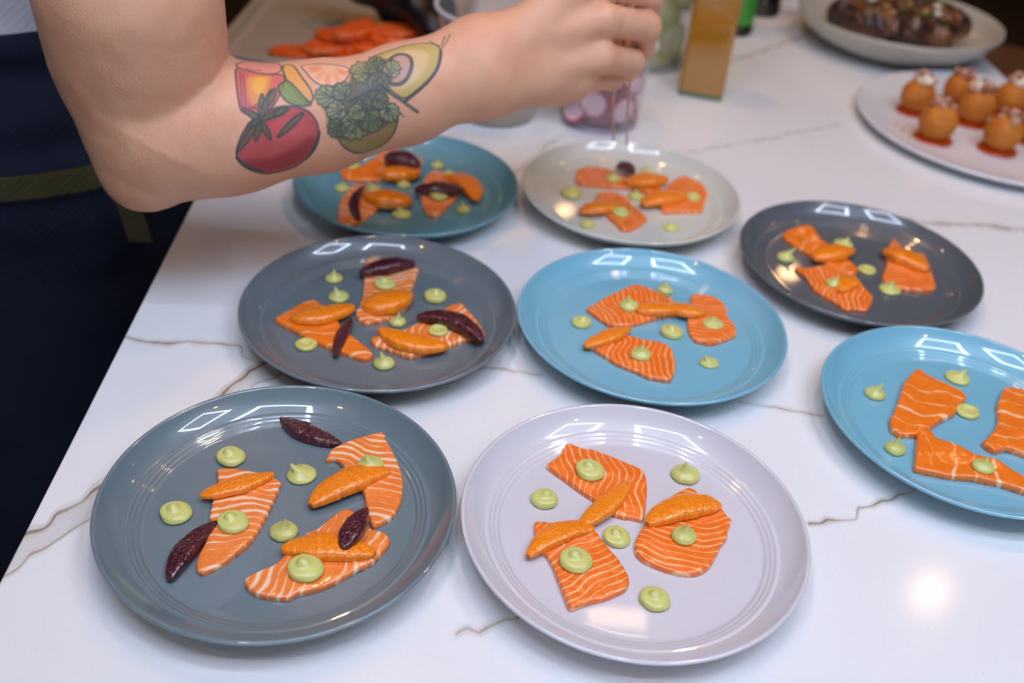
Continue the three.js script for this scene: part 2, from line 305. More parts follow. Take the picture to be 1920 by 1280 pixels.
  ['l', '', '#3d4349', 5, [624,723,624,728,627,733]],
  ['l', '', '#3d4349', 5, [669,642,660,631,645,629]],
  ['l', '', '#3d4349', 5, [556,665,555,671,558,678]],
  ['l', '', '#3d4349', 5, [557,745,561,741,561,736]],
  ['l', '', '#3d4349', 5, [684,724,679,726,675,730]],
  ['l', '', '#3d4349', 5, [734,652,724,655,716,664]],
  ['l', '', '#3d4349', 5, [532,758,522,763,517,773]],
  ['l', '', '#3d4349', 5, [623,768,614,772,609,781]],
  ['l', '', '#3d4349', 5, [537,770,537,766,534,761]],
  ['l', '', '#3d4349', 5, [702,604,711,603,720,594]],
  ['l', '', '#3d4349', 5, [573,660,581,662,590,658]],
  ['l', '', '#3d4349', 5, [573,782,566,773,553,767]],
  ['l', '', '#3d4349', 5, [625,732,624,721,616,711]],
  ['l', '', '#3d4349', 5, [686,594,694,591,701,581]],
  ['l', '', '#3d4349', 5, [575,770,569,771,565,775]],
  ['l', '', '#3d4349', 5, [737,646,746,650,758,648]],
  ['l', '', '#3d4349', 5, [575,766,579,760,579,752]],
  ['l', '', '#3d4349', 5, [624,618,614,628,609,642]],
  ['l', '', '#3d4349', 5, [695,618,692,634,698,648]],
  ['l', '', '#3d4349', 5, [616,717,614,721,614,726]],
  ['l', '', '#3d4349', 5, [716,643,717,633,712,622]],
  ['l', '', '#3d4349', 5, [719,761,721,769,728,776]],
  ['l', '', '#3d4349', 5, [660,760,648,761,637,767]],
  ['l', '', '#3d4349', 5, [628,703,641,700,650,690]],
  ['l', '', '#3d4349', 5, [669,693,677,692,683,687]],
  ['l', '', '#3d4349', 5, [586,767,592,777,605,785]],
  ['l', '', '#3d4349', 5, [673,687,662,695,657,708]],
  ['l', '', '#3d4349', 5, [674,632,662,640,655,654]],
  ['l', '', '#3d4349', 5, [544,761,554,760,562,754]],
  ['l', '', '#3d4349', 5, [681,747,680,754,683,762]],
  ['l', '', '#3d4349', 5, [598,668,595,656,584,648]],
  ['l', '', '#3d4349', 5, [687,754,690,749,690,744]],
  ['l', '', '#3d4349', 5, [588,671,577,677,570,688]],
  ['l', '', '#3d4349', 5, [625,718,630,723,638,724]],
  ['l', '', '#3d4349', 5, [556,650,551,655,550,661]],
  ['l', '', '#3d4349', 5, [669,684,670,679,669,674]],
  ['l', '', '#3d4349', 5, [532,724,537,725,542,724]],
  ['l', '', '#3d4349', 5, [675,655,672,663,674,671]],
  ['l', '', '#3d4349', 5, [681,763,680,757,676,751]],
  ['l', '', '#3d4349', 5, [649,768,660,773,674,773]],
  ['l', '', '#3d4349', 5, [665,662,660,669,661,678]],
  ['l', '', '#3d4349', 5, [673,601,681,598,688,588]],
  ['l', '', '#3d4349', 5, [537,708,547,706,554,700]],
  ['l', '', '#3d4349', 5, [612,625,608,616,600,613]],
  ['l', '', '#3d4349', 5, [570,757,568,748,561,741]],
  ['l', '', '#3d4349', 5, [539,674,544,666,543,656]],
  ['l', '', '#3d4349', 5, [647,761,645,769,649,777]],
  ['l', '', '#3d4349', 5, [523,667,525,661,522,655]],
  ['l', '', '#3d4349', 5, [695,613,702,616,709,614]],
  ['l', '', '#3d4349', 5, [554,689,552,698,557,706]],
  ['l', '', '#3d4349', 5, [580,762,587,764,594,764]],
  ['l', '', '#3d4349', 5, [533,678,537,688,549,694]],
  ['l', '', '#3d4349', 5, [570,752,567,748,560,745]],
  ['l', '', '#3d4349', 5, [689,754,689,748,684,742]],
  ['l', '', '#3d4349', 5, [587,760,594,759,600,754]],
  ['l', '', '#3d4349', 5, [523,675,517,670,509,669]],
  ['l', '', '#3d4349', 5, [578,757,585,755,589,750]],
  ['l', '', '#3d4349', 5, [607,763,601,762,596,763]],
  ['l', '', '#3d4349', 5, [626,736,619,732,609,733]],
  ['l', '', '#3d4349', 5, [693,762,694,774,702,785]],
  ['l', '', '#3d4349', 5, [670,614,661,625,657,640]],
  ['l', '', '#3d4349', 5, [669,661,660,669,657,681]],
  ['l', '', '#3d4349', 5, [591,753,603,760,618,761]],
  ['l', '', '#3d4349', 5, [688,747,679,749,673,755]],
  ['l', '', '#3d4349', 5, [635,632,637,644,645,651]],
  ['l', '', '#3d4349', 5, [559,694,549,695,541,701]],
  ['l', '', '#8a4a4c', 7, [304,567,294,625,278,667]],
  ['l', '', '#8a4a4c', 7, [310,582,301,634,286,674]],
  ['l', '', '#8a4a4c', 7, [299,665,323,674,342,683]],
  ['l', '', '#8a4a4c', 7, [288,674,308,669,323,662]]];

// ---------------------------------------------------------------- helpers
const perlin = new ImprovedNoise();
const N3 = (x, y, z) => perlin.noise(x, y, z);
let seed = 20240611;
const rnd = () => { seed = (seed * 1664525 + 1013904223) >>> 0; return seed / 4294967296; };
const lerp = (a, b, t) => a + (b - a) * t, clamp = (x, a, b) => Math.min(b, Math.max(a, x));
const smooth = (a, b, x) => { const t = clamp((x - a) / (b - a), 0, 1); return t * t * (3 - 2 * t); };
const taken = new Map();
function numbered(n) { const k = taken.get(n) ?? 0; taken.set(n, k + 1); return k ? n + '_' + String(k).padStart(3, '0') : n; }
function shade(o) { o.traverse((c) => { if (c.isMesh) { c.castShadow = true; c.receiveShadow = true; } }); return o; }
function tag(o, label, category, group) { o.userData.label = label; o.userData.category = category; if (group) o.userData.group = group; return o; }
function put(o, name, label, category, group) { o.name = numbered(name); scene.add(o); tag(o, label, category, group); return shade(o); }
function part(parent, name, geo, mat, label) { const m = new THREE.Mesh(geo, mat); m.name = name; if (label) m.userData.label = label; parent.add(m); return m; }
function struct(name, geo, mat, label) { const m = new THREE.Mesh(geo, mat); m.name = name; m.userData.kind = 'structure'; if (label) m.userData.label = label; scene.add(m); return shade(m); }
function box(w, h, d, x, y, z, bevel = 0) { const g = bevel ? new RoundedBoxGeometry(w, h, d, 3, bevel) : new THREE.BoxGeometry(w, h, d); g.translate(x, y, z); return g; }
function lathe(pts, seg = 64) { return new THREE.LatheGeometry(pts.map(([r, y]) => new THREE.Vector2(r, y)), seg); }
const std = (o) => new THREE.MeshStandardMaterial(o), phys = (o) => new THREE.MeshPhysicalMaterial(o);
function canvasTexture(w, h, draw, srgb = true) {
  const c = document.createElement('canvas'); c.width = w; c.height = h; draw(c.getContext('2d'), w, h);
  const t = new THREE.CanvasTexture(c); t.flipY = false; t.magFilter = THREE.LinearFilter; t.wrapS = t.wrapT = THREE.RepeatWrapping; if (srgb) t.colorSpace = THREE.SRGBColorSpace; return t;
}
function dataTexture(w, h, f, srgb = true) {                // f(u, v) -> [r, g, b] in 0..255
  const d = new Uint8Array(w * h * 4);
  for (let y = 0, i = 0; y < h; y++) for (let x = 0; x < w; x++, i += 4) { const c = f(x / w, y / h); d[i] = clamp(c[0], 0, 255); d[i + 1] = clamp(c[1], 0, 255); d[i + 2] = clamp(c[2], 0, 255); d[i + 3] = 255; }
  const t = new THREE.DataTexture(d, w, h); t.magFilter = t.minFilter = THREE.LinearFilter; t.wrapS = t.wrapT = THREE.RepeatWrapping; if (srgb) t.colorSpace = THREE.SRGBColorSpace; t.needsUpdate = true; return t;
}
const mix3 = (a, b, t) => [lerp(a[0], b[0], t), lerp(a[1], b[1], t), lerp(a[2], b[2], t)];
function tileNoise(u, v, p, z) {                            // noise that repeats every p cells
  const s = (x, y) => N3(x, y, z), x = u * p, y = v * p;
  return lerp(lerp(s(x, y), s(x - p, y), u), lerp(s(x, y - p), s(x - p, y - p), u), v);
}
// Surface nets: a signed distance field meshed on a grid, its vertices drawn onto the surface, its normals from the field.
function surfaceNets(f, lo, hi, cell, project = 2) {
  const n = [0, 1, 2].map((i) => Math.ceil((hi[i] - lo[i]) / cell) + 1), [nx, ny, nz] = n, val = new Float32Array(nx * ny * nz);
  for (let k = 0, i = 0; k < nz; k++) for (let j = 0; j < ny; j++) for (let a = 0; a < nx; a++) val[i++] = f(lo[0] + a * cell, lo[1] + j * cell, lo[2] + k * cell);
  const at = (a, j, k) => (k * ny + j) * nx + a, vid = new Int32Array(nx * ny * nz).fill(-1), P = [];
  for (let k = 0; k < nz - 1; k++) for (let j = 0; j < ny - 1; j++) for (let a = 0; a < nx - 1; a++) {
    let c = 0, sx = 0, sy = 0, sz = 0, inside = 0; const v = [];
    for (let q = 0; q < 8; q++) { const w = val[at(a + (q & 1), j + ((q >> 1) & 1), k + (q >> 2))]; v.push(w); if (w < 0) inside++; }
    if (!inside || inside === 8) continue;
    for (let q = 0; q < 8; q++) for (const b of [1, 2, 4]) if (!(q & b) && (v[q] < 0) !== (v[q | b] < 0)) { const t = v[q] / (v[q] - v[q | b]); sx += (q & 1) + (b === 1 ? t : 0); sy += ((q >> 1) & 1) + (b === 2 ? t : 0); sz += (q >> 2) + (b === 4 ? t : 0); c++; }
    vid[at(a, j, k)] = P.length / 3; P.push(lo[0] + (a + sx / c) * cell, lo[1] + (j + sy / c) * cell, lo[2] + (k + sz / c) * cell);
  }
  const I = [];
  const quad = (a, b, c, d, flip) => { if (a < 0 || b < 0 || c < 0 || d < 0) return; flip ? I.push(a, c, b, b, c, d) : I.push(a, b, c, b, d, c); };
  for (let k = 1; k < nz - 1; k++) for (let j = 1; j < ny - 1; j++) for (let a = 1; a < nx - 1; a++) {
    const s = val[at(a, j, k)] < 0;
    if (s !== (val[at(a + 1, j, k)] < 0)) quad(vid[at(a, j - 1, k - 1)], vid[at(a, j, k - 1)], vid[at(a, j - 1, k)], vid[at(a, j, k)], !s);
    if (s !== (val[at(a, j + 1, k)] < 0)) quad(vid[at(a - 1, j, k - 1)], vid[at(a - 1, j, k)], vid[at(a, j, k - 1)], vid[at(a, j, k)], !s);
    if (s !== (val[at(a, j, k + 1)] < 0)) quad(vid[at(a - 1, j - 1, k)], vid[at(a, j - 1, k)], vid[at(a - 1, j, k)], vid[at(a, j, k)], !s);
  }
  const p = new Float32Array(P), nn = new Float32Array(p.length), e = cell * 0.25;
  for (let i = 0; i < p.length; i += 3) for (let it = 0; it <= project; it++) {
    const [x, y, z] = [p[i], p[i + 1], p[i + 2]];
    let gx = f(x + e, y, z) - f(x - e, y, z), gy = f(x, y + e, z) - f(x, y - e, z), gz = f(x, y, z + e) - f(x, y, z - e); const l = Math.hypot(gx, gy, gz) || 1;
    gx /= l; gy /= l; gz /= l;
    if (it < project) { const d = clamp(f(x, y, z) / Math.max(l / (2 * e), 0.3), -cell, cell); p[i] -= gx * d; p[i + 1] -= gy * d; p[i + 2] -= gz * d; }
    else { nn[i] = gx; nn[i + 1] = gy; nn[i + 2] = gz; }
  }
  const g = new THREE.BufferGeometry();
  g.setAttribute('position', new THREE.BufferAttribute(p, 3)); g.setAttribute('normal', new THREE.BufferAttribute(nn, 3)); g.setIndex(I);
  return g;
}
const uvBox = (g, s) => { const p = g.attributes.position, n = g.attributes.normal, uv = new Float32Array(p.count * 2); for (let i = 0; i < p.count; i++) { const ax = Math.abs(n.getX(i)), ay = Math.abs(n.getY(i)), az = Math.abs(n.getZ(i)); const [a, b] = ay >= ax && ay >= az ? [p.getX(i), p.getZ(i)] : ax >= az ? [p.getZ(i), p.getY(i)] : [p.getX(i), p.getY(i)]; uv[i * 2] = a * s; uv[i * 2 + 1] = b * s; } g.setAttribute('uv', new THREE.BufferAttribute(uv, 2)); return g; };
const capsule = (x, y, z, A, B) => { const bx = B[0] - A[0], by = B[1] - A[1], bz = B[2] - A[2], px = x - A[0], py = y - A[1], pz = z - A[2], t = clamp((px * bx + py * by + pz * bz) / (bx * bx + by * by + bz * bz + 1e-12), 0, 1); return Math.hypot(px - bx * t, py - by * t, pz - bz * t) - lerp(A[3], B[3], t); };
const smin = (a, b, k) => { const h = Math.max(k - Math.abs(a - b), 0) / k; return Math.min(a, b) - h * h * k * 0.25; };
// Delaunay triangulation of points inside an outline (Bowyer-Watson)
function delaunay(pts) {
  const n = pts.length, P = pts.concat([[-1e4, -1e4], [1e4, -1e4], [0, 1.6e4]]);
  const circ = (a, b, c) => { const [ax, ay] = P[a], [bx, by] = P[b], [cx, cy] = P[c], d = 2 * (ax * (by - cy) + bx * (cy - ay) + cx * (ay - by)) || 1e-12, A = ax * ax + ay * ay, B = bx * bx + by * by, Cc = cx * cx + cy * cy; const x = (A * (by - cy) + B * (cy - ay) + Cc * (ay - by)) / d, y = (A * (cx - bx) + B * (ax - cx) + Cc * (bx - ax)) / d; return [a, b, c, x, y, (ax - x) ** 2 + (ay - y) ** 2]; };
  let tri = [circ(n, n + 1, n + 2)];
  for (let i = 0; i < n; i++) {
    const [x, y] = P[i], edge = new Map(), keep = [];
    for (const t of tri) { if ((x - t[3]) ** 2 + (y - t[4]) ** 2 < t[5]) for (const [a, b] of [[t[0], t[1]], [t[1], t[2]], [t[2], t[0]]]) { const k = a < b ? a * 65536 + b : b * 65536 + a; edge.has(k) ? edge.set(k, null) : edge.set(k, [a, b]); } else keep.push(t); }
    for (const e of edge.values()) if (e) keep.push(circ(e[0], e[1], i));
    tri = keep;
  }
  return tri.filter((t) => t[0] < n && t[1] < n && t[2] < n);
}
function insideDist(poly, x, y) {                           // distance to the outline, positive inside
  let d = 1e9, ins = false;
  for (let i = 0, j = poly.length - 1; i < poly.length; j = i++) {
    const [ax, ay] = poly[j], [bx, by] = poly[i], ex = bx - ax, ey = by - ay, t = clamp(((x - ax) * ex + (y - ay) * ey) / (ex * ex + ey * ey + 1e-12), 0, 1);
    d = Math.min(d, Math.hypot(x - ax - ex * t, y - ay - ey * t));
    if ((ay > y) !== (by > y) && x < ((bx - ax) * (y - ay)) / (by - ay) + ax) ins = !ins;
  }
  return ins ? d : -d;
}

// ---------------------------------------------------------------- materials
const marbleMap = canvasTexture(2048, 2048, (c, W, H) => {   // 1.2 m across, 2.5 m along
  const im = c.createImageData(W, H), X0 = -0.4, Z0 = -2.2, SX = 1.2 / W, SZ = 2.5 / H;
  for (let y = 0, i = 0; y < H; y++) for (let x = 0; x < W; x++, i += 4) {
    const a = X0 + x * SX, b = Z0 + y * SZ;
    const sp = N3(a * 300, b * 300, 33), cl = N3(a * 4.5, b * 4.5, 4.2), v = 231 + cl * 4 + sp * 1.6 + (sp > 0.8 ? -14 : 0);
    im.data[i] = v; im.data[i + 1] = v; im.data[i + 2] = v + 1; im.data[i + 3] = 255;
  }
  c.putImageData(im, 0, 0);
  c.lineCap = c.lineJoin = 'round';
  const toX = (x) => (x - X0) / SX, toY = (z) => (z - Z0) / SZ;
  const stroke = (pts, w, style, alpha, wob, z) => {
    for (let k = 0; k + 3 < pts.length; k += 2) {
      const n = 26;
      for (let q = 0; q < n; q++) {
        const pt = (t) => { const x = lerp(pts[k], pts[k + 2], t), y = lerp(pts[k + 1], pts[k + 3], t); return [toX(x + wob * N3(x * 60, y * 60, z)), toY(y + wob * N3(x * 60 + 7, y * 60, z + 3))]; };
        const [x0, y0] = pt(q / n), [x1, y1] = pt((q + 1) / n), m = N3(x0 * 0.02, y0 * 0.02, z + 9);
        c.globalAlpha = clamp(alpha * (0.75 + 0.9 * m), 0, 1); c.lineWidth = w * (1 + 0.7 * N3(x0 * 0.05, y0 * 0.05, z)); c.strokeStyle = style;
        c.beginPath(); c.moveTo(x0, y0); c.lineTo(x1, y1); c.stroke();
      }
    }
  };
  const grey = [VEINS[1], VEINS[2]];                         // the broad grey band between two fine lines
  c.globalAlpha = 0.42; c.fillStyle = '#bdb9b6'; c.beginPath();
  grey[0].slice(2).forEach((_, i, a) => { if (i % 2 === 0) i ? c.lineTo(toX(a[i]), toY(a[i + 1])) : c.moveTo(toX(a[i]), toY(a[i + 1])); });
  const back = grey[1].slice(2); for (let i = back.length - 2; i >= 0; i -= 2) c.lineTo(toX(back[i]), toY(back[i + 1]));
  c.fill();
  VEINS.forEach((v, i) => { stroke(v.slice(2), v[0] * 6, '#cfc4ba', v[1] * 0.22, 0.005, i); stroke(v.slice(2), v[0] * 1.5, '#85766a', v[1] * 0.75, 0.005, i); });
  c.globalAlpha = 1;
});
const counterMat = phys({ map: marbleMap, roughness: 0.11 });
const glaze = (color) => phys({ color, roughness: 0.28, clearcoat: 1, clearcoatRoughness: 0.035 });
const GLAZE = { A: glaze(0x6b7d85), B: glaze(0xd3d1d8), C: glaze(0x69757c), D: glaze(0x7cb8cf), E: glaze(0x5a6168), F: glaze(0x7ab7ce), G: glaze(0x6499aa), H: glaze(0xcfd2c9) };
const salmonMaps = [[6.25, 0.62, [243, 130, 52], [250, 214, 186]], [5.5556, 0.42, [245, 116, 30], [251, 188, 138]], [16.667, 0.26, [245, 124, 28], [250, 204, 166]]].map(([gap, width, base, fat], s) => dataTexture(512, 512, (u, v) => {
  const a = u * 100, b = v * 100, w = a + 5 * Math.sin((b / 100) * Math.PI * 2) + 1.6 * Math.sin((b / 100) * Math.PI * 6 + s) + gap * 0.5 * tileNoise(u, v, 5, s * 9.3) + gap * 0.22 * tileNoise(u, v, 14, s + 4);
  const ph = w / gap, id = Math.floor(ph), fr = ph - id, tone = N3(id * 3.71 + 0.5, 0.3, s + 2.5), along = tileNoise(u, v, 9, s + 21), wd = Math.max(0.05, width * (0.75 + 0.9 * tone + 0.7 * along));
  const line = smooth(wd, wd * 0.15, Math.abs(fr - 0.5) * 2) * clamp(0.8 + 0.7 * along + 0.5 * tone, 0.15, 1), fibre = tileNoise(u, v, 60, 5) * 0.4 + tileNoise(u, v, 24, 8) * 0.6, c = mix3(base, fat, line);
  return [c[0] + fibre * 6, c[1] + fibre * 20, c[2] + fibre * 14];
}));
const salmonBump = dataTexture(256, 256, (u, v) => { const x = 128 + 90 * (0.5 * tileNoise(u, v, 22, 3) + 0.5 * tileNoise(u, v, 50, 8)); return [x, x, x]; }, false);
const salmonMats = salmonMaps.map((map) => phys({ map, roughness: 0.34, bumpMap: salmonBump, bumpScale: 0.0007, clearcoat: 0.9, clearcoatRoughness: 0.12 }));
const sacs = (u, v, A, B) => {                             // long juice sacs: distance to the nearest and the gap to the next
  let d = 9, e = 9; const x = u * A, y = v * B;
  for (let i = -1; i <= 1; i++) for (let j = -1; j <= 1; j++) { const cx = Math.floor(x) + i, cy = Math.floor(y) + j, k = ((((cx % A) + A) % A) * B + (((cy % B) + B) % B)), h = Math.sin(k * 127.1) * 43758.5, q = Math.sin(k * 311.7) * 12543.3, r = Math.hypot(x - cx - (h - Math.floor(h)), y - cy - (q - Math.floor(q))); if (r < d) { e = d; d = r; } else if (r < e) e = r; }
  return [d, e - d];
};
const pulpBump = dataTexture(256, 256, (u, v) => { const [d, e] = sacs(u, v, 5, 20), w = 255 * clamp(e * 1.6, 0, 1) * (1 - 0.35 * clamp(d, 0, 1)); return [w, w, w]; }, false);
const pulpMap = (a, b, c3) => dataTexture(256, 256, (u, v) => { const [, e] = sacs(u, v, 5, 20), n = tileNoise(u, v, 12, 4) * 0.5 + tileNoise(u, v, 28, 9) * 0.5, m = n > 0 ? mix3(a, b, Math.min(1, n * 2.2)) : mix3(a, c3, Math.min(1, -n * 2.2)); return mix3(b, m, clamp(e * 3, 0, 1)); });
const orangeMat = phys({ map: pulpMap([251, 132, 8], [254, 150, 24], [245, 116, 2]), roughness: 0.28, bumpMap: pulpBump, bumpScale: 0.00028, clearcoat: 0.85, clearcoatRoughness: 0.12 });
const bloodMat = phys({ map: pulpMap([60, 8, 22], [108, 22, 46], [34, 5, 19]), roughness: 0.28, bumpMap: pulpBump, bumpScale: 0.0009, clearcoat: 0.9, clearcoatRoughness: 0.12 });
const creamMat = phys({ color: 0xcccc76, roughness: 0.38, clearcoat: 0.35, clearcoatRoughness: 0.2 });
const steelMat = std({ color: 0xb9b4ae, metalness: 1, roughness: 0.28 });

// ---------------------------------------------------------------- the room
const plaster = std({ color: 0x8d857c, roughness: 0.95 }), paleCeiling = std({ color: 0xa9a6a2, roughness: 0.95 }), darkFloor = std({ color: 0x2b211b, roughness: 0.55 }), darkWood = std({ color: 0x16110e, roughness: 0.6 });
const RX0 = -2.6, RX1 = 3.4, RZ0 = -6.2, RZ1 = 2.2, RH = 2.8;
struct('floor', box(RX1 - RX0 + 0.4, 0.2, RZ1 - RZ0 + 0.4, (RX0 + RX1) / 2, -0.1, (RZ0 + RZ1) / 2), darkFloor);
struct('ceiling', box(RX1 - RX0 + 0.4, 0.2, RZ1 - RZ0 + 0.4, (RX0 + RX1) / 2, RH + 0.1, (RZ0 + RZ1) / 2), paleCeiling);
struct('wall_left', box(0.2, RH, RZ1 - RZ0, RX0 - 0.1, RH / 2, (RZ0 + RZ1) / 2), plaster);
struct('wall_right', box(0.2, RH, RZ1 - RZ0, RX1 + 0.1, RH / 2, (RZ0 + RZ1) / 2), darkWood);
struct('wall_back', box(RX1 - RX0 + 0.4, RH, 0.2, (RX0 + RX1) / 2, RH / 2, RZ0 - 0.1), darkWood);
{
  const s = new THREE.Shape([[RX0 - 0.2, 0], [RX1 + 0.2, 0], [RX1 + 0.2, RH], [RX0 - 0.2, RH]].map((a) => new THREE.Vector2(...a))), h = new THREE.Path([[UNSEEN_WINDOW.x0, UNSEEN_WINDOW.y0], [UNSEEN_WINDOW.x0, UNSEEN_WINDOW.y1], [UNSEEN_WINDOW.x1, UNSEEN_WINDOW.y1], [UNSEEN_WINDOW.x1, UNSEEN_WINDOW.y0]].map((a) => new THREE.Vector2(...a))); s.holes.push(h);
  struct('wall_front', new THREE.ExtrudeGeometry(s, { depth: 0.2, bevelEnabled: false }).translate(0, 0, RZ1), plaster);
  const g = new THREE.Group(), w = UNSEEN_WINDOW.x1 - UNSEEN_WINDOW.x0, hh = UNSEEN_WINDOW.y1 - UNSEEN_WINDOW.y0, cx = (UNSEEN_WINDOW.x0 + UNSEEN_WINDOW.x1) / 2, cy = (UNSEEN_WINDOW.y0 + UNSEEN_WINDOW.y1) / 2, paint = std({ color: 0xe6e4e0, roughness: 0.5 }), pane = phys({ color: 0xffffff, transmission: 1, roughness: 0, thickness: 0 });
  g.name = 'unseen_window_1'; g.userData.kind = 'structure';  // out of view, lets soft light onto the arm from the front
  for (const s2 of [-1, 1]) { part(g, 'frame', box(w, 0.05, 0.08, cx, cy + s2 * (hh / 2 - 0.025), RZ1 + 0.1), paint); part(g, 'frame', box(0.05, hh - 0.1, 0.08, cx + s2 * (w / 2 - 0.025), cy, RZ1 + 0.1), paint); }
  part(g, 'mullion', box(0.04, hh - 0.1, 0.06, cx, cy, RZ1 + 0.1), paint);
  for (const s2 of [-1, 1]) part(g, 'pane', box(w / 2 - 0.07, hh - 0.1, 0.004, cx + s2 * (w / 4 - 0.0025), cy, RZ1 + 0.1), pane);
  scene.add(shade(g));
  const l = new THREE.RectAreaLight(UNSEEN_WINDOW.color, UNSEEN_WINDOW.glow, w - 0.1, hh - 0.1); l.position.set(cx, cy, RZ1 - 0.01); l.name = 'unseen_window_light'; scene.add(l);
}

// ---------------------------------------------------------------- lamps
for (const [x, z] of LOOP.at) {
  const g = new THREE.Group(); g.position.set(x, LOOP.y, z);
  const s = LOOP.size, b = LOOP.bar, glow = std({ color: 0xffffff, emissive: LOOP.color, emissiveIntensity: LOOP.glow * 0.35, roughness: 0.5 }), metal = std({ color: 0xdedede, roughness: 0.5 });
  for (let k = 0; k < 4; k++) {
    const side = new THREE.Group(); side.rotation.y = (k * Math.PI) / 2; side.name = 'light_bar'; g.add(side);
    part(side, 'housing', box(s, 0.03, b, 0, 0.02, (s - b) / 2, 0.004), metal);
    part(side, 'diffuser', box(s - b * (k % 2 ? 2 : 0), 0.008, b * 0.96, 0, 0.001, (s - b) / 2), glow);
  }
  for (const [cx, cz] of [[-1, -1], [1, -1], [-1, 1], [1, 1]]) part(g, 'suspension_cable', new THREE.CylinderGeometry(0.0015, 0.0015, RH - LOOP.y - 0.03, 6).translate(cx * (s - b) / 2, (RH - LOOP.y + 0.035) / 2, cz * (s - b) / 2), metal);
  put(g, 'pendant_light', x < 0.4 ? 'square white LED ring pendant above the middle of the counter' : 'square white LED ring pendant above the right side of the counter', 'light', 'square ring pendants');
  for (let k = 0; k < 4; k++) {
    const w = k % 2 ? s - 2 * b : s, l = new THREE.RectAreaLight(LOOP.color, LOOP.glow, w, b), a = (k * Math.PI) / 2, o = (s - b) / 2;
    l.position.set(x + Math.sin(a) * o, LOOP.y - 0.008, z + Math.cos(a) * o); l.rotation.set(-Math.PI / 2, 0, k % 2 ? Math.PI / 2 : 0); l.name = 'pendant_bar_light'; scene.add(l);
  }
}
DOWN.at.forEach(([x, z], i) => {
  const g = new THREE.Group(); g.position.set(x, RH, z);
  part(g, 'trim_ring', lathe([[DOWN.r, -0.001], [DOWN.r + 0.012, -0.001], [DOWN.r + 0.012, -0.006], [DOWN.r, -0.008], [DOWN.r, -0.001]], 32), std({ color: 0xe4e2df, roughness: 0.5 }));
  part(g, 'lens', new THREE.CylinderGeometry(DOWN.r, DOWN.r, 0.004, 32).translate(0, -0.003, 0), std({ color: 0xffffff, emissive: DOWN.color, emissiveIntensity: DOWN.glow }));
  put(g, 'unseen_downlight', 'small warm recessed ceiling lamp out of view', 'light', 'warm ceiling downlights');
  const l = new THREE.SpotLight(DOWN.color, z > 0 ? DOWN.near : z > -1.6 ? DOWN.mid : z < -3 ? DOWN.far : DOWN.cd, 0, 1.1, 0.6); l.position.set(x, RH - 0.02, z); l.target.position.set(x, 0, z); l.shadow.radius = 2.2; l.castShadow = true; l.name = 'unseen_downlight_beam'; scene.add(l, l.target);  // the middle strength serves the pair added to warm the counter back
});
{
  const g = new THREE.Group(); g.position.set(PANEL.at[0], 2.6, PANEL.at[1]);
  part(g, 'shade', box(PANEL.w + 0.03, 0.05, PANEL.d + 0.03, 0, 0.026, 0, 0.008), std({ color: 0x34302c, roughness: 0.5 }));
  part(g, 'diffuser', box(PANEL.w, 0.01, PANEL.d, 0, -0.002, 0), std({ color: 0xffffff, emissive: PANEL.color, emissiveIntensity: PANEL.glow * 0.3 }));
  part(g, 'rod', new THREE.CylinderGeometry(0.006, 0.006, RH - 2.65, 8).translate(0, (RH - 2.6 + 0.05) / 2, 0), std({ color: 0x34302c, roughness: 0.5 }));
  put(g, 'bar_lamp', 'small warm rectangular hanging lamp above the counter', 'light');
  const l = new THREE.RectAreaLight(PANEL.color, PANEL.glow, PANEL.w, PANEL.d); l.position.set(PANEL.at[0], 2.588, PANEL.at[1]); l.rotation.x = -Math.PI / 2; l.name = 'bar_lamp_light'; scene.add(l);
}

// ---------------------------------------------------------------- counter
{
  const g = new THREE.Group(), a = Math.atan2(0.036, 0.487);
  // outline of the slab: the left edge leans a little away with distance, the right edge runs beside it
  const L = (z) => -0.281 + (z * 0.036) / 0.487, c = [[L(0.3), 0.3], [0.79, 0.3 - 0.07], [0.70, -2.3], [L(-2.24), -2.24]];
  const shape = (inset) => { const m = [0.22, -1]; const s = new THREE.Shape(); c.forEach(([x, z], i) => { const X = x + Math.sign(m[0] - x) * inset, Z = z + Math.sign(m[1] - z) * inset; i ? s.lineTo(X, -Z) : s.moveTo(X, -Z); }); s.closePath(); return s; };
  const top = new THREE.ExtrudeGeometry(shape(0.004), { depth: 0.026, bevelEnabled: true, bevelThickness: 0.002, bevelSize: 0.002, bevelSegments: 3 });
  top.rotateX(-Math.PI / 2).translate(0, T - 0.028, 0);
  const p = top.attributes.position, uv = top.attributes.uv; for (let i = 0; i < p.count; i++) uv.setXY(i, (p.getX(i) + 0.4) / 1.2, (p.getZ(i) + 2.2) / 2.5);
  part(g, 'worktop', top, counterMat, 'white marble slab with fine brown veins');
  const base = new THREE.ExtrudeGeometry(shape(0.05), { depth: T - 0.032, bevelEnabled: false }); base.rotateX(-Math.PI / 2);
  part(g, 'cabinet_base', base, std({ color: 0x1c1f26, roughness: 0.6 }));
  put(g, 'kitchen_counter', 'white marble counter with fine brown veins carrying all the plates', 'counter');
}

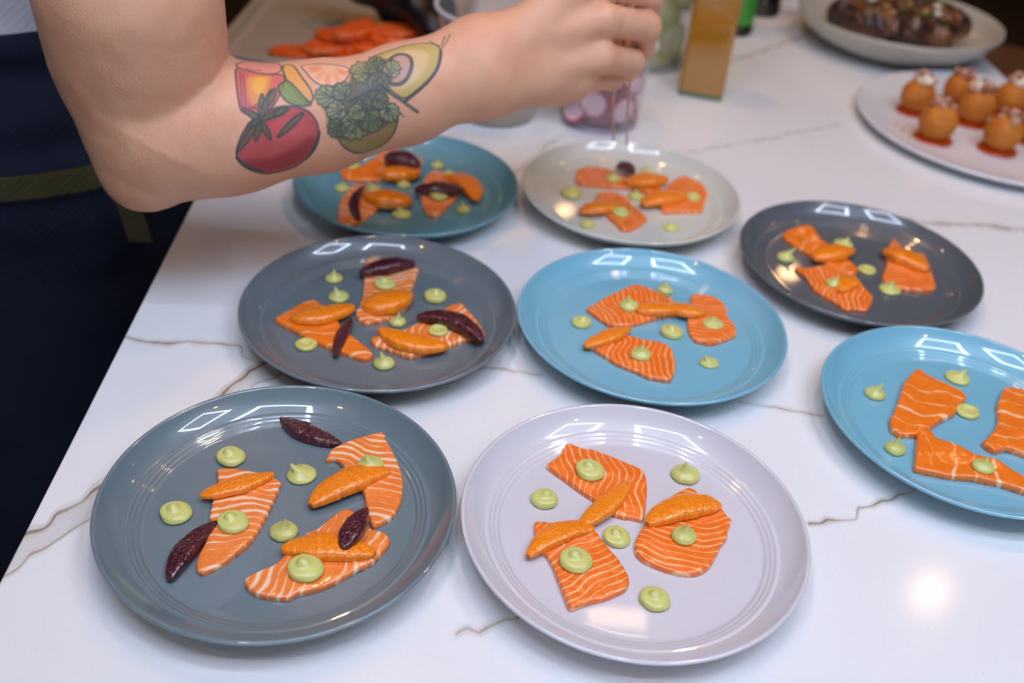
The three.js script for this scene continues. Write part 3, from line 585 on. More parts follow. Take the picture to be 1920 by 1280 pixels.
// ---------------------------------------------------------------- plates
const WALL = []; for (let r = 117.4, y = 23.6; r > 101.9; r -= 0.5) { WALL.push([r, y]); y -= 0.5 * Math.tan(((27 + ((r - 101.9) / 15.5) * 26) * Math.PI) / 180); }   // the inner wall steepens evenly towards the rim
const plateProfile = [[0, 3.0], [70, 3.0], [72, 0.3], [73, 0], [78, 0], [79.2, 0.8], [81, 2.6], [90, 5], [100, 8.3], [108, 11.8], [114, 16], [118.2, 20.0], [119.8, 21.9], [120, 22.8], [119.5, 23.6], [118.5, 23.95], ...WALL, [101.3, 10.55], [100.4, 10.45], [99.7, 10.3], [98.9, 9.5], [98.1, 9.1], [97.3, 9.1], [96.5, 8.7], [95.7, 7.9], [94.9, 7.6], [94.1, 7.6], [93.3, 7.2], [92.4, 6.4], [91.4, 6.0], [90, 5.85], [86, 5.8], [60, 5.8], [0, 5.8]];
const plateGeo = lathe(plateProfile.map(([r, y]) => [r / 1000, y / 1000]), 180);
const WELL = 5.8;
const PLATE_LABEL = {
  A: 'blue-grey glazed plate beside the pale lilac plate and counter edge', B: 'pale lilac-white glazed plate with three salmon slices', C: 'mid-grey glazed plate between the teal plate and blue-grey plate', D: 'sky blue glazed plate with salmon and orange segments',
  E: 'charcoal glazed plate with salmon and no blood orange', F: 'sky blue glazed plate with thick salmon and no orange segments', G: 'teal glazed plate under the tattooed forearm', H: 'ivory glazed plate under the tweezers',
};
const PLATE_SHORT = { A: 'blue-grey plate', B: 'pale lilac plate', C: 'mid-grey plate', D: 'sky blue plate with orange', E: 'charcoal plate', F: 'sky blue plate without orange', G: 'teal plate', H: 'ivory plate' };

// a cut slice of raw salmon from its outline (mm), lying on y = 0
function salmonGeo(flat, angle, thick, salt) {
  const ctl = []; for (let i = 0; i < flat.length; i += 2) ctl.push(new THREE.Vector3(flat[i], 0, flat[i + 1]));
  const curve = new THREE.CatmullRomCurve3(ctl, true, 'catmullrom', 0.35), n = Math.round(curve.getLength() / 1.8), poly = [];
  for (let i = 0; i < n; i++) { const p = curve.getPointAt(i / n); poly.push([p.x + 0.5 * N3(p.x * 0.3, p.z * 0.3, salt), p.z + 0.5 * N3(p.x * 0.3, p.z * 0.3, salt + 5)]); }
  const pts = poly.map((p) => p.slice()), edge = n;
  let area = 0; poly.forEach(([x, y], i) => { const [a, b] = poly[(i + 1) % n]; area += x * b - a * y; });
  for (const off of [0.45, 1.1, 2.0]) poly.forEach(([x, y], i) => { if (off > 1.5 && i % 2) return; const [ax, ay] = poly[(i + n - 1) % n], [bx, by] = poly[(i + 1) % n], l = Math.hypot(bx - ax, by - ay) || 1, s = area > 0 ? 1 : -1, X = x - (s * (by - ay) * off) / l, Y = y + (s * (bx - ax) * off) / l; if (insideDist(poly, X, Y) > off * 0.85) pts.push([X, Y]); });
  const xs = poly.map((p) => p[0]), ys = poly.map((p) => p[1]);
  for (let y = Math.min(...ys), row = 0; y < Math.max(...ys); y += 2.3, row++) for (let x = Math.min(...xs) + (row % 2) * 1.3; x < Math.max(...xs); x += 2.6) { const X = x + 0.25 * N3(x, y, 1.7), Y = y + 0.25 * N3(x, y, 8.2); if (insideDist(poly, X, Y) > 3.0) pts.push([X, Y]); }
  const tri = delaunay(pts).filter((t) => insideDist(poly, (pts[t[0]][0] + pts[t[1]][0] + pts[t[2]][0]) / 3, (pts[t[0]][1] + pts[t[1]][1] + pts[t[2]][1]) / 3) > 0);
  const P = [], U = [], I = [], ca = Math.cos(angle), sa = Math.sin(angle), m = pts.length;
  const cx = xs.reduce((a, b) => a + b) / n, cy = ys.reduce((a, b) => a + b) / n;
  const addUv = (x, y) => { const b = (x - cx) * ca + (y - cy) * sa, a = -(x - cx) * sa + (y - cy) * ca; U.push((a + salt * 17.3) / 100, (b + salt * 31.7) / 100); };
  pts.forEach(([x, y], i) => {
    const d = i < edge ? 0 : insideDist(poly, x, y), r = clamp(d / 2.2, 0, 1), h = thick * (0.45 + 0.55 * Math.sqrt(1 - (1 - r) ** 2)) * (1 + 0.22 * N3(x * 0.045, y * 0.045, salt + 2)) + 0.35 * N3(x * 0.16, y * 0.16, salt) * r;
    P.push(x / 1000, h / 1000, y / 1000); addUv(x, y);
  });
  for (const [a, b, c] of tri) { const k = (pts[b][0] - pts[a][0]) * (pts[c][1] - pts[a][1]) - (pts[b][1] - pts[a][1]) * (pts[c][0] - pts[a][0]); k > 0 ? I.push(a, c, b) : I.push(a, b, c); }
  for (let i = 0; i < n; i++) { P.push(poly[i][0] / 1000, 0, poly[i][1] / 1000); addUv(poly[i][0], poly[i][1]); }
  for (let i = 0; i < n; i++) { const j = (i + 1) % n; area > 0 ? I.push(i, j, m + i, j, m + j, m + i) : I.push(i, m + i, j, j, m + i, m + j); }
  const base = THREE.ShapeUtils.triangulateShape(poly.map(([x, y]) => new THREE.Vector2(x, y)), []);
  for (const [a, b, c] of base) area > 0 ? I.push(m + a, m + b, m + c) : I.push(m + a, m + c, m + b);
  const g = new THREE.BufferGeometry(); g.setAttribute('position', new THREE.Float32BufferAttribute(P, 3)); g.setAttribute('uv', new THREE.Float32BufferAttribute(U, 2)); g.setIndex(I); g.computeVertexNormals();
  return g;
}
// a peeled citrus segment along a bent line (mm), lying on y = 0
function segmentGeo([x0, z0, x1, z1, mx, mz, w], salt, tall = 0.4) {
  const qx = 2 * mx - (x0 + x1) / 2, qz = 2 * mz - (z0 + z1) / 2, NU = 44, NV = 26, P = [], U = [], I = [], len = Math.hypot(x1 - x0, z1 - z0);
  for (let i = 0; i <= NU; i++) {
    const t = i / NU, x = (1 - t) ** 2 * x0 + 2 * t * (1 - t) * qx + t * t * x1, z = (1 - t) ** 2 * z0 + 2 * t * (1 - t) * qz + t * t * z1;
    let dx = 2 * (1 - t) * (qx - x0) + 2 * t * (x1 - qx), dz = 2 * (1 - t) * (qz - z0) + 2 * t * (z1 - qz); const l = Math.hypot(dx, dz) || 1; dx /= l; dz /= l;
    const prof = Math.pow(Math.sin(Math.PI * clamp(t * 0.96 + 0.02, 0, 1)), 0.58) * (1 + 0.14 * N3(t * 4, salt, 1)), hw = (w / 2) * prof, hh = w * tall * (0.35 + 0.65 * prof);
    for (let j = 0; j < NV; j++) {
      const a = (j / NV) * Math.PI * 2, ca = Math.cos(a), sa = Math.sin(a);
      // flat wedge: broad faces, thick outer edge, thin inner edge with torn sacs
      let px = hw * Math.sign(ca) * Math.pow(Math.abs(ca), 0.7), py = hh * (sa > 0 ? 0.16 + (0.5 + 0.34 * (ca * 0.5 + 0.5)) * Math.pow(sa, 0.6) : 0.16 * (1 + sa));
      const rag = (1 - Math.abs(sa)) * (0.09 * N3(t * len * 0.55, ca * 2, salt * 3.1) + 0.06 * N3(t * len * 1.3, ca * 3, salt + 3)), b = 1 + rag; px *= b; py = Math.max(0, py * (1 + 0.1 * N3(t * len * 0.3, px * 0.3, salt * 2.3) + 0.07 * N3(t * len * 0.8, px * 0.5, salt + 9)));
      P.push((x - dz * px) / 1000, py / 1000, (z + dx * px) / 1000); U.push((px / w + 0.5) * 1.0, (t * len) / 30 + salt * 0.37);
    }
  }
  for (let i = 0; i < NU; i++) for (let j = 0; j < NV; j++) { const k = (j + 1) % NV, a = i * NV + j, b = i * NV + k, c = a + NV, d = b + NV; I.push(a, b, c, b, d, c); }
  const cap = (row, flip) => { const c = P.length / 3; let sx = 0, sy = 0, sz = 0; for (let j = 0; j < NV; j++) { const o = (row * NV + j) * 3; sx += P[o]; sy += P[o + 1]; sz += P[o + 2]; } P.push(sx / NV, sy / NV, sz / NV); U.push(0.5, 0.5); for (let j = 0; j < NV; j++) { const a = row * NV + j, b = row * NV + ((j + 1) % NV); flip ? I.push(c, a, b) : I.push(c, b, a); } };
  cap(0, false); cap(NU, true);
  const g = new THREE.BufferGeometry(); g.setAttribute('position', new THREE.Float32BufferAttribute(P, 3)); g.setAttribute('uv', new THREE.Float32BufferAttribute(U, 2)); g.setIndex(I); g.computeVertexNormals();
  return g;
}
// a piped dollop of cream, radius r (mm), on y = 0
const CREAM = [
  [[0.9, 0], [1, 0.1], [0.97, 0.2], [0.86, 0.3], [0.66, 0.385], [0.46, 0.47], [0.31, 0.59], [0.21, 0.72], [0.12, 0.86], [0.05, 0.97], [0, 1.01]],
  [[0.9, 0], [1, 0.18], [0.99, 0.38], [0.9, 0.54], [0.72, 0.63], [0.53, 0.65], [0.41, 0.71], [0.31, 0.85], [0.18, 0.97], [0.06, 1.01], [0, 1.01]],
  [[0.9, 0], [1, 0.25], [0.99, 0.55], [0.89, 0.82], [0.72, 0.96], [0.56, 0.9], [0.4, 0.72], [0.22, 0.62], [0.1, 0.62], [0, 0.64], [0, 0.64]],
];
function creamGeo(r, kind, lean, tall, salt) {
  const H = kind === 0 ? clamp(tall / 0.7, 1.0 * r, 1.75 * r) : kind === 1 ? 0.7 * r + clamp(tall * 0.35, 0, 0.35 * r) : 0.46 * r;
  const prof = new THREE.SplineCurve(CREAM[kind].map(([a, b]) => new THREE.Vector2(a, b))).getPoints(24), S = 32, P = [], I = [];
  prof.forEach((p, i) => {
    const t = smooth(0.25, 1, p.y), ox = lean * (kind === 1 ? 0.75 : 1) * t, oz = kind === 1 ? -0.18 * r * t : 0;
    for (let j = 0; j < S; j++) { const a = (j / S) * Math.PI * 2, rr = r * p.x * (1 + 0.07 * N3(Math.cos(a) * 1.3 + salt, Math.sin(a) * 1.3, p.y * 1.2) + 0.025 * Math.sin(a + p.y * 9) * smooth(0, 0.4, p.y)); P.push((ox + rr * Math.cos(a)) / 1000, Math.max(0, H * p.y) / 1000, (oz + rr * Math.sin(a) * (0.95 + 0.1 * N3(salt, 2, 1))) / 1000); }
  });
  for (let i = 0; i < prof.length - 1; i++) for (let j = 0; j < S; j++) { const k = (j + 1) % S, a = i * S + j, b = i * S + k; I.push(a, a + S, b, b, a + S, b + S); }
  const c = P.length / 3; P.push(0, 0, 0); for (let j = 0; j < S; j++) I.push(c, j, (j + 1) % S);
  const g = new THREE.BufferGeometry(); g.setAttribute('position', new THREE.Float32BufferAttribute(P, 3)); g.setIndex(I); g.computeVertexNormals();
  return g;
}
const SALMON_LOOK = {
  A: ['long tapering striped salmon slice with orange segment across its top', 'curved crescent salmon slice along the plate rim', 'wide striped salmon slice topped by orange and blood orange'],
  B: ['bent salmon slice with orange segment hanging off its lower edge', 'broad salmon slice with orange segment across its far end', 'tapering salmon slice with orange segment draped over its corner'],
  C: ['long pointed salmon slice with small blood orange wedge on it', 'upright salmon slice crossed by blood orange at its end', 'flat salmon slice carrying orange and long blood orange segments'],
  D: ['diamond shaped salmon slice joined to neighbour by orange segment', 'folded salmon slice with cream on its middle', 'leaf shaped salmon slice with orange at its point'],
  E: ['narrow bent salmon slice under an orange segment', 'leaf shaped salmon slice with small orange piece', 'triangular salmon slice under a long orange segment'],
  F: ['fan shaped thick salmon slice with broad white stripes', 'thick salmon slice with a ragged corner', 'long thick salmon wedge with cream on its middle'],
  G: ['wide salmon slice under orange and purple blood orange', 'striped salmon slice with upright blood orange', 'pointed salmon slice crossed by dark blood orange'],
  H: ['long bar shaped salmon slice under orange segment', 'rounded salmon slice with orange segment on its side', 'slanted salmon slice with orange segment at its end'],
};
const CREAM_LOOK = {
  A: ['rounded dollop alone beyond the end of tapering salmon', 'rounded dollop alone beside purple blood orange', 'curled dollop between tapering and crescent salmon', 'tall peaked dollop in the plate centre', 'rounded dollop on tapering salmon', 'largest dollop, on wide salmon', 'peaked dollop half behind orange on crescent salmon'],
  B: ['swirled dollop on bent salmon', 'broad peaked dollop alone beyond bent and broad salmon', 'rounded dollop alone beside bent salmon', 'rounded dollop in the plate centre', 'pointed dollop on broad salmon', 'double dollop on tapering salmon', 'flattest dollop alone between tapering and broad salmon'],
  C: ['smaller of two neighbouring peaked dollops', 'larger of two neighbouring peaked dollops', 'dollop on upright salmon', 'wide dollop alone beyond flat salmon', 'hollowed dollop beside long pointed salmon', 'peaked dollop touching the orange on flat salmon', 'hollowed dollop on flat salmon', 'tallest dollop alone between pointed and flat salmon tips'],
  D: ['peaked dollop touching the far edge of diamond salmon', 'leaning dollop on diamond salmon', 'rounded dollop alone at the point of diamond salmon', 'rounded dollop in the plate centre', 'flat peaked dollop on folded salmon', 'peaked dollop on leaf shaped salmon', 'dollop alone between folded salmon and rim'],
  E: ['tall leaning dollop beside narrow bent salmon', 'dollop behind the orange on narrow bent salmon', 'hollowed dollop in the plate centre', 'peaked dollop on leaf shaped salmon', 'widest dollop at the edge of triangular salmon', 'small dollop on triangular salmon'],
  F: ['wide peaked dollop alone beyond fan shaped salmon', 'small peaked dollop alone between fan shaped salmon and rim', 'hollowed dollop touching the tip of fan shaped salmon', 'tallest dollop touching the base of fan shaped salmon', 'peaked dollop on long salmon wedge'],
  G: ['dollop alone between wide salmon and rim', 'small dollop behind pointed salmon', 'dollop between wide and striped salmon', 'peaked dollop beside striped salmon', 'peaked dollop on striped salmon', 'largest dollop at the orange tip of striped salmon', 'leaning dollop on pointed salmon', 'dollop beside the orange of pointed salmon', 'dollop half hidden by the forearm'],
  H: ['widest dollop alone beside bar shaped salmon', 'dollop on bar shaped salmon', 'dollop behind the orange of bar shaped salmon', 'dollop in the plate centre', 'dollop on rounded salmon', 'dollop half under orange on slanted salmon', 'dollop alone beside slanted salmon orange tip', 'dollop alone between slanted and rounded salmon'],
};
let salt = 0;
for (const [k, P] of Object.entries(PLATES)) {
  const plate = new THREE.Mesh(plateGeo, GLAZE[k]); plate.position.set(P.x, T + 0.0001, P.z);
  put(plate, 'dinner_plate', PLATE_LABEL[k], 'plate', 'round glazed plates set out on the counter');
  const on = PLATE_SHORT[k], y0 = T + (WELL + 0.1) / 1000, place = (m, x, y, z, n, l, c, gr) => { m.position.set(P.x + x / 1000, y0 + y / 1000, P.z + z / 1000); return put(m, n, l, c, gr); };
  const thick = k === 'F' ? 6.2 : 4.6;
  P.salmon.forEach(([ang, style, flat], i) => place(new THREE.Mesh(salmonGeo(flat, ang, thick, ++salt), salmonMats[style]), 0, 0, 0, 'salmon_slice', SALMON_LOOK[k][i] + ', on ' + on, 'salmon', 'salmon slices on the ' + on));
  P.orange.forEach((o, i) => place(new THREE.Mesh(segmentGeo(o, ++salt), orangeMat), 0, o[7], 0, 'orange_segment', ['first', 'second', 'third'][i] && 'peeled orange segment on the ' + SALMON_LOOK[k][i].split(' salmon')[0] + ' salmon, ' + on, 'orange', 'orange segments on the ' + on));
  const bl = { A: ['lone dark red blood orange segment beside crescent salmon, ', 'dark purple blood orange segment leaning on long tapering salmon, ', 'dark red blood orange segment on top of an orange segment, '], C: ['straight blood orange segment across upright salmon, ', 'small blood orange wedge on long pointed salmon, ', 'long curved blood orange segment on flat salmon, '], G: ['purple blood orange segment on wide salmon, ', 'upright blood orange segment on striped salmon, ', 'straight black-red blood orange segment on pointed salmon, '], H: ['small dark blood orange piece behind orange segment, '] }[k];
  P.blood.forEach((o, i) => place(new THREE.Mesh(segmentGeo(o, ++salt, 0.52), bloodMat), 0, o[7], 0, 'blood_orange_segment', bl[i] + on, 'blood orange', 'blood orange segments on the ' + on));
  P.cream.forEach(([x, z, r, up, kind, lean, tall], i) => place(new THREE.Mesh(creamGeo(r, kind, lean, tall, ++salt), creamMat), x, up ? thick * 0.95 : 0, z, 'cream_dollop', 'cream ' + CREAM_LOOK[k][i] + ', ' + on, 'cream', 'cream dollops on the ' + on));
}
// ---------------------------------------------------------------- the cook: body, tattoo, clothes
const J = {
  TR1: [-0.3425, 1.1039, -0.7620, 0.0380], TR2: [-0.3279, 1.0217, -0.7393, 0.0233],
  F0: [-0.3054, 1.0447, -0.7474, 0.0510], F1: [-0.2527, 1.0525, -0.7614, 0.0486], F2: [-0.1817, 1.0590, -0.7878, 0.0406], F3: [-0.1131, 1.0727, -0.8209, 0.0373], F4: [-0.0602, 1.0877, -0.8510, 0.0332], OL: [-0.3228, 1.0130, -0.7330, 0.0241],
  U1: [-0.3162, 1.1590, -0.7500, 0.0624], U2: [-0.3192, 1.1068, -0.7596, 0.0600], U3: [-0.3186, 1.0627, -0.7587, 0.0515], SH: [-0.3780, 1.3675, -0.8340, 0.0768],
  W1: [-0.0521, 1.0968, -0.8607, 0.0239], W2: [-0.0479, 1.0799, -0.8512, 0.0220],
  I0: [0.0390, 1.1591, -0.9058, 0.0142], I1: [0.0996, 1.1424, -0.9380, 0.0119], I2: [0.1014, 1.1087, -0.9656, 0.0103], I3: [0.0976, 1.0825, -0.9762, 0.0090],
  M0: [0.0546, 1.1293, -0.8944, 0.0149], M1: [0.0977, 1.1176, -0.9246, 0.0139], M2: [0.1006, 1.0892, -0.9514, 0.0114], M3: [0.0932, 1.0735, -0.9698, 0.0096],
  R0: [0.0574, 1.0979, -0.8866, 0.0141], R1: [0.0880, 1.0859, -0.9164, 0.0121], R2: [0.0887, 1.0676, -0.9432, 0.0104], R3: [0.0811, 1.0600, -0.9673, 0.0091],
  P0: [0.0391, 1.0749, -0.8862, 0.0129], P1: [0.0733, 1.0676, -0.9180, 0.0102], P2: [0.0737, 1.0548, -0.9442, 0.0090], P3: [0.0636, 1.0496, -0.9642, 0.0076],
  T0: [-0.0318, 1.1030, -0.9169, 0.0190], T1: [0.0179, 1.1010, -0.9601, 0.0177], T2: [0.0676, 1.0857, -0.9933, 0.0140], T3: [0.0956, 1.0740, -0.9998, 0.0109],
  HY1: [-0.0340, 1.0775, -0.8613, 0.0222], HY2: [0.0196, 1.0695, -0.8956, 0.0230], PA: [0.0232, 1.1031, -0.9170, 0.0250],
};
const near = (P, k) => [P[0], P[1], P[2], P[3] * k];
const chain = (names, k) => (x, y, z) => { let d = capsule(x, y, z, J[names[0]], J[names[1]]); for (let i = 1; i < names.length - 1; i++) d = smin(d, capsule(x, y, z, J[names[i]], J[names[i + 1]]), k); return d; };
const upperArm = chain(['SH', 'U1', 'U2', 'U3'], 0.03), foreArm = chain(['F0', 'F1', 'F2', 'F3', 'F4', 'W1'], 0.03);
const fingers = [['I0', 'I1', 'I2', 'I3'], ['M0', 'M1', 'M2', 'M3'], ['R0', 'R1', 'R2', 'R3'], ['P0', 'P1', 'P2', 'P3']].map((n) => chain(n, 0.004));
const thumb = chain(['T0', 'T1', 'T2', 'T3'], 0.006);
function handField(x, y, z) {
  let d = capsule(x, y, z, J.W1, J.I0);
  d = smin(d, capsule(x, y, z, near(J.W1, 0.9), near(J.M0, 0.95)), 0.014); d = smin(d, capsule(x, y, z, near(J.W2, 0.9), near(J.R0, 0.95)), 0.014); d = smin(d, capsule(x, y, z, J.W2, J.P0), 0.014);
  d = smin(d, capsule(x, y, z, J.HY1, J.HY2), 0.02); d = smin(d, capsule(x, y, z, near(J.W1, 1), J.PA), 0.02); d = smin(d, thumb(x, y, z), 0.012);
  let f = 1; for (const g of fingers) f = smin(f, g(x, y, z), 0.0035);
  return smin(d, f, 0.007);
}
function armField(x, y, z) {
  const fore = smin(smin(foreArm(x, y, z), capsule(x, y, z, J.W1, J.W2), 0.03), capsule(x, y, z, J.OL, J.F0), 0.03), up = smin(upperArm(x, y, z), capsule(x, y, z, J.TR1, J.TR2), 0.02);
  let d = smin(up, fore, lerp(0.0026, 0.018, smooth(0.045, 0.09, Math.hypot(x +0.2566, y -1.1120, z +0.7159))));
  if (x > -0.1) d = smin(d, handField(x, y, z), 0.02);
  return d + 0.0006 * N3(x * 60, y * 60, z * 60);
}
const cap2 = (A, B) => (x, y, z) => capsule(x, y, z, A, B);
const ZC = -1.06;
const torsoBits = [cap2([-0.427, 1.30, ZC + 0.09, 0.105], [-0.427, 1.30, ZC - 0.09, 0.105]), cap2([-0.477, 1.18, ZC + 0.075, 0.112], [-0.477, 1.18, ZC - 0.075, 0.112]), cap2([-0.517, 1.06, ZC + 0.07, 0.112], [-0.517, 1.06, ZC - 0.07, 0.112]), cap2([-0.537, 0.93, ZC + 0.075, 0.122], [-0.537, 0.93, ZC - 0.075, 0.122])];
const torso = (x, y, z) => { let d = torsoBits[0](x, y, z); for (let i = 1; i < 4; i++) d = smin(d, torsoBits[i](x, y, z), 0.08); return smin(d, capsule(x, y, z, [-0.375, 1.375, ZC + 0.15, 0.062], [-0.375, 1.375, ZC - 0.16, 0.062]), 0.06); };
const legs = (x, y, z) => { let d = 1; for (const s of [0.085, -0.085]) { d = Math.min(d, smin(capsule(x, y, z, [-0.545, 0.88, ZC + s, 0.09], [-0.575, 0.48, ZC + s, 0.06]), capsule(x, y, z, [-0.575, 0.48, ZC + s, 0.06], [-0.595, 0.09, ZC + s, 0.042]), 0.03)); d = smin(d, capsule(x, y, z, [-0.600, 0.05, ZC + s, 0.045], [-0.440, 0.04, ZC + s, 0.036]), 0.03); } return d; };
function headField(x, y, z) {
  const cx = -0.285, cy = 1.655, cz = ZC, ell = (ax, ay, az, rx, ry, rz) => { const k = Math.hypot((x - ax) / rx, (y - ay) / ry, (z - az) / rz); return (k - 1) * Math.min(rx, ry, rz); };
  let d = smin(ell(cx - 0.012, cy + 0.02, cz, 0.098, 0.1, 0.076), ell(cx + 0.028, cy - 0.05, cz, 0.062, 0.072, 0.056), 0.04);
  d = smin(d, capsule(x, y, z, [cx + 0.088, cy - 0.002, cz, 0.008], [cx + 0.104, cy - 0.036, cz, 0.013]), 0.014);
  for (const s of [1, -1]) { d = smin(d, ell(cx - 0.01, cy - 0.01, cz + s * 0.078, 0.022, 0.032, 0.01), 0.008); d = -smin(-d, capsule(x, y, z, [cx + 0.098, cy + 0.006, cz + s * 0.032, 0.014], [cx + 0.098, cy + 0.006, cz + s * 0.034, 0.014]), 0.012); d = smin(d, ell(cx + 0.078, cy + 0.005, cz + s * 0.032, 0.013, 0.012, 0.014), 0.004); }
  d = smin(d, capsule(x, y, z, [cx + 0.086, cy - 0.068, cz + 0.02, 0.0075], [cx + 0.086, cy - 0.068, cz - 0.02, 0.0075]), 0.008);
  return smin(d, capsule(x, y, z, [-0.365, 1.40, ZC, 0.062], [-0.31, 1.56, ZC, 0.055]), 0.03);
}
function leftArm(x, y, z) {
  const S = [-0.40, 1.375, ZC - 0.185, 0.056], E = [-0.60, 1.12, ZC - 0.235, 0.042], W = [-0.588, 0.88, ZC - 0.22, 0.028];
  let d = smin(capsule(x, y, z, S, E), capsule(x, y, z, E, W), 0.02);
  d = smin(d, capsule(x, y, z, [-0.555, 0.86, ZC - 0.22, 0.024], [-0.55, 0.80, ZC - 0.22, 0.03]), 0.02);
  for (let i = 0; i < 4; i++) d = smin(d, capsule(x, y, z, [-0.577 + i * 0.018, 0.785, ZC - 0.22, 0.0095], [-0.57 + i * 0.017, 0.715 - (i % 3) * 0.008, ZC - 0.208, 0.0075]), 0.005);
  return smin(d, capsule(x, y, z, [-0.53, 0.83, ZC - 0.215, 0.012], [-0.50, 0.77, ZC - 0.2, 0.009]), 0.01);
}
const restField = (x, y, z) => smin(smin(smin(torso(x, y, z), legs(x, y, z), 0.05), headField(x, y, z), 0.02), smin(leftArm(x, y, z), upperArm(x, y, z), 0.004), 0.03);
const skinTattoo = canvasTexture(1024, 1024, (c, W, H) => {
  const im = c.createImageData(W, H);
  for (let y = 0, i = 0; y < H; y++) for (let x = 0; x < W; x++, i += 4) { const v = y / H, u = x / W, n = N3(u * 9, v * 7, 1) * 0.5 + N3(u * 26, v * 20, 4) * 0.3 + N3(u * 150, v * 120, 6) * 0.25, e = smooth(0, 0.04, u) * smooth(1, 0.96, u) * smooth(0, 0.04, v) * smooth(1, 0.96, v), k = n * e; im.data[i] = 222 + k * 10; im.data[i + 1] = 164 + k * 14; im.data[i + 2] = 132 + k * 14; im.data[i + 3] = 255; }
  c.putImageData(im, 0, 0);
  c.lineJoin = c.lineCap = 'round';
  const path = (p, type) => {
    c.beginPath(); const n = p.length / 2, P = (i) => [p[((i + n) % n) * 2], p[((i + n) % n) * 2 + 1]];
    if (type === 'l') { c.moveTo(...P(0)); for (let i = 1; i < n - 1; i++) { const [a, b] = P(i), [d, e] = P(i + 1); i === n - 2 ? c.quadraticCurveTo(a, b, d, e) : c.quadraticCurveTo(a, b, (a + d) / 2, (b + e) / 2); } if (n === 2) c.lineTo(...P(1)); return; }
    if (type === 'p') { for (let i = 0; i < n; i++) i ? c.lineTo(...P(i)) : c.moveTo(...P(i)); c.closePath(); return; }
    const [a0, b0] = P(0), [a1, b1] = P(-1); c.moveTo((a0 + a1) / 2, (b0 + b1) / 2);
    for (let i = 0; i < n; i++) { const [a, b] = P(i), [d, e] = P(i + 1); c.quadraticCurveTo(a, b, (a + d) / 2, (b + e) / 2); } c.closePath();
  };
  for (const [type, fill, line, w, pts] of TATTOO) {
    if (fill) { c.filter = 'blur(' + (line ? 1 : 5) + 'px)'; c.globalAlpha = 0.84; c.fillStyle = fill; path(pts, type); c.fill(); }
    if (line) { c.filter = 'blur(1.2px)'; c.globalAlpha = 0.82; c.strokeStyle = line; c.lineWidth = Math.max(2.2, w * 0.62); path(pts, type); c.stroke(); }
  }
  c.filter = 'none'; c.globalAlpha = 1;
});
skinTattoo.wrapS = skinTattoo.wrapT = THREE.ClampToEdgeWrapping;
const skinBump = dataTexture(256, 256, (u, v) => { const n = 128 + 120 * (0.5 * tileNoise(u, v, 60, 3) + 0.35 * tileNoise(u, v, 28, 9) + 0.3 * tileNoise(u, v, 10, 5)); return [n, n, n]; }, false); skinBump.channel = 1;
const skinMat = phys({ map: skinTattoo, vertexColors: true, bumpMap: skinBump, bumpScale: 0.0007, roughness: 0.5, sheen: 0.15, sheenColor: new THREE.Color(0xffc9a8), sheenRoughness: 0.5, clearcoat: 0.06, clearcoatRoughness: 0.35 });
const AX0 = new THREE.Vector3(-0.3137, 1.0380, -0.7438), AXD = new THREE.Vector3(-0.0534, 1.0883, -0.8542).sub(AX0).normalize(), AXR = new THREE.Vector3(0, 1, 0).addScaledVector(AXD, -AXD.y).normalize(), AXS = new THREE.Vector3().crossVectors(AXD, AXR);
function skinUv(g) {                                         // along and round the forearm; elsewhere plain skin
  const nonIdx = g.toNonIndexed(), p = nonIdx.attributes.position, uv = new Float32Array(p.count * 2), v = new THREE.Vector3();
  for (let t = 0; t < p.count; t += 3) {
    const th = [], s = []; let plain = false;
    for (let q = 0; q < 3; q++) {
      v.fromBufferAttribute(p, t + q); if (upperArm(v.x, v.y, v.z) < foreArm(v.x, v.y, v.z) - 0.002) plain = true;
      v.sub(AX0); s.push(v.dot(AXD) / 0.288); th.push(Math.atan2(v.dot(AXS), v.dot(AXR))); if (v.length() > 0.5) plain = true;
    }
    if (Math.max(...th) - Math.min(...th) > 3) plain = true;
    for (let q = 0; q < 3; q++) { uv[(t + q) * 2] = plain ? 0.001 : clamp(s[q], 0.001, 0.999); uv[(t + q) * 2 + 1] = plain ? 0.001 : (th[q] + Math.PI) / (2 * Math.PI); }
  }
  nonIdx.setAttribute('uv', new THREE.BufferAttribute(uv, 2));
  const uv1 = new Float32Array(p.count * 2), col = new Float32Array(p.count * 3), UA = new THREE.Vector3(-0.3186, 1.0675, -0.7434), UD = new THREE.Vector3(-0.3030, 1.1710, -0.7142).sub(UA).normalize(), UR = new THREE.Vector3(1, 0, 0).addScaledVector(UD, -UD.x).normalize(), US = new THREE.Vector3().crossVectors(UD, UR);
  for (let t = 0; t < p.count; t += 3) {                     // skin grain runs round the upper arm or the forearm
    v.fromBufferAttribute(p, t); const up = upperArm(v.x, v.y, v.z) < foreArm(v.x, v.y, v.z) - 0.002, [O, D, R, S] = up ? [UA, UD, UR, US] : [AX0, AXD, AXR, AXS]; let first = 0;
    for (let q = 0; q < 3; q++) { v.fromBufferAttribute(p, t + q).sub(O); let a = (Math.atan2(v.dot(S), v.dot(R)) / (2 * Math.PI)) * 4; if (!q) first = a; else if (a - first > 2) a -= 4; else if (first - a > 2) a += 4; uv1[(t + q) * 2] = v.dot(D) / 0.065; uv1[(t + q) * 2 + 1] = a; }
  }
  nonIdx.setAttribute('uv1', new THREE.BufferAttribute(uv1, 2));
  for (let i = 0; i < p.count; i++) { const [x, y, z] = [p.getX(i), p.getY(i), p.getZ(i)], n = N3(x * 28, y * 28, z * 28) * 0.6 + N3(x * 75, y * 75, z * 75) * 0.4; col.set([1 + 0.03 * n, 1 + 0.09 * n, 1 + 0.1 * n], i * 3); }
  nonIdx.setAttribute('color', new THREE.BufferAttribute(col, 3));
  return mergeVertices(nonIdx, 1e-6);
}
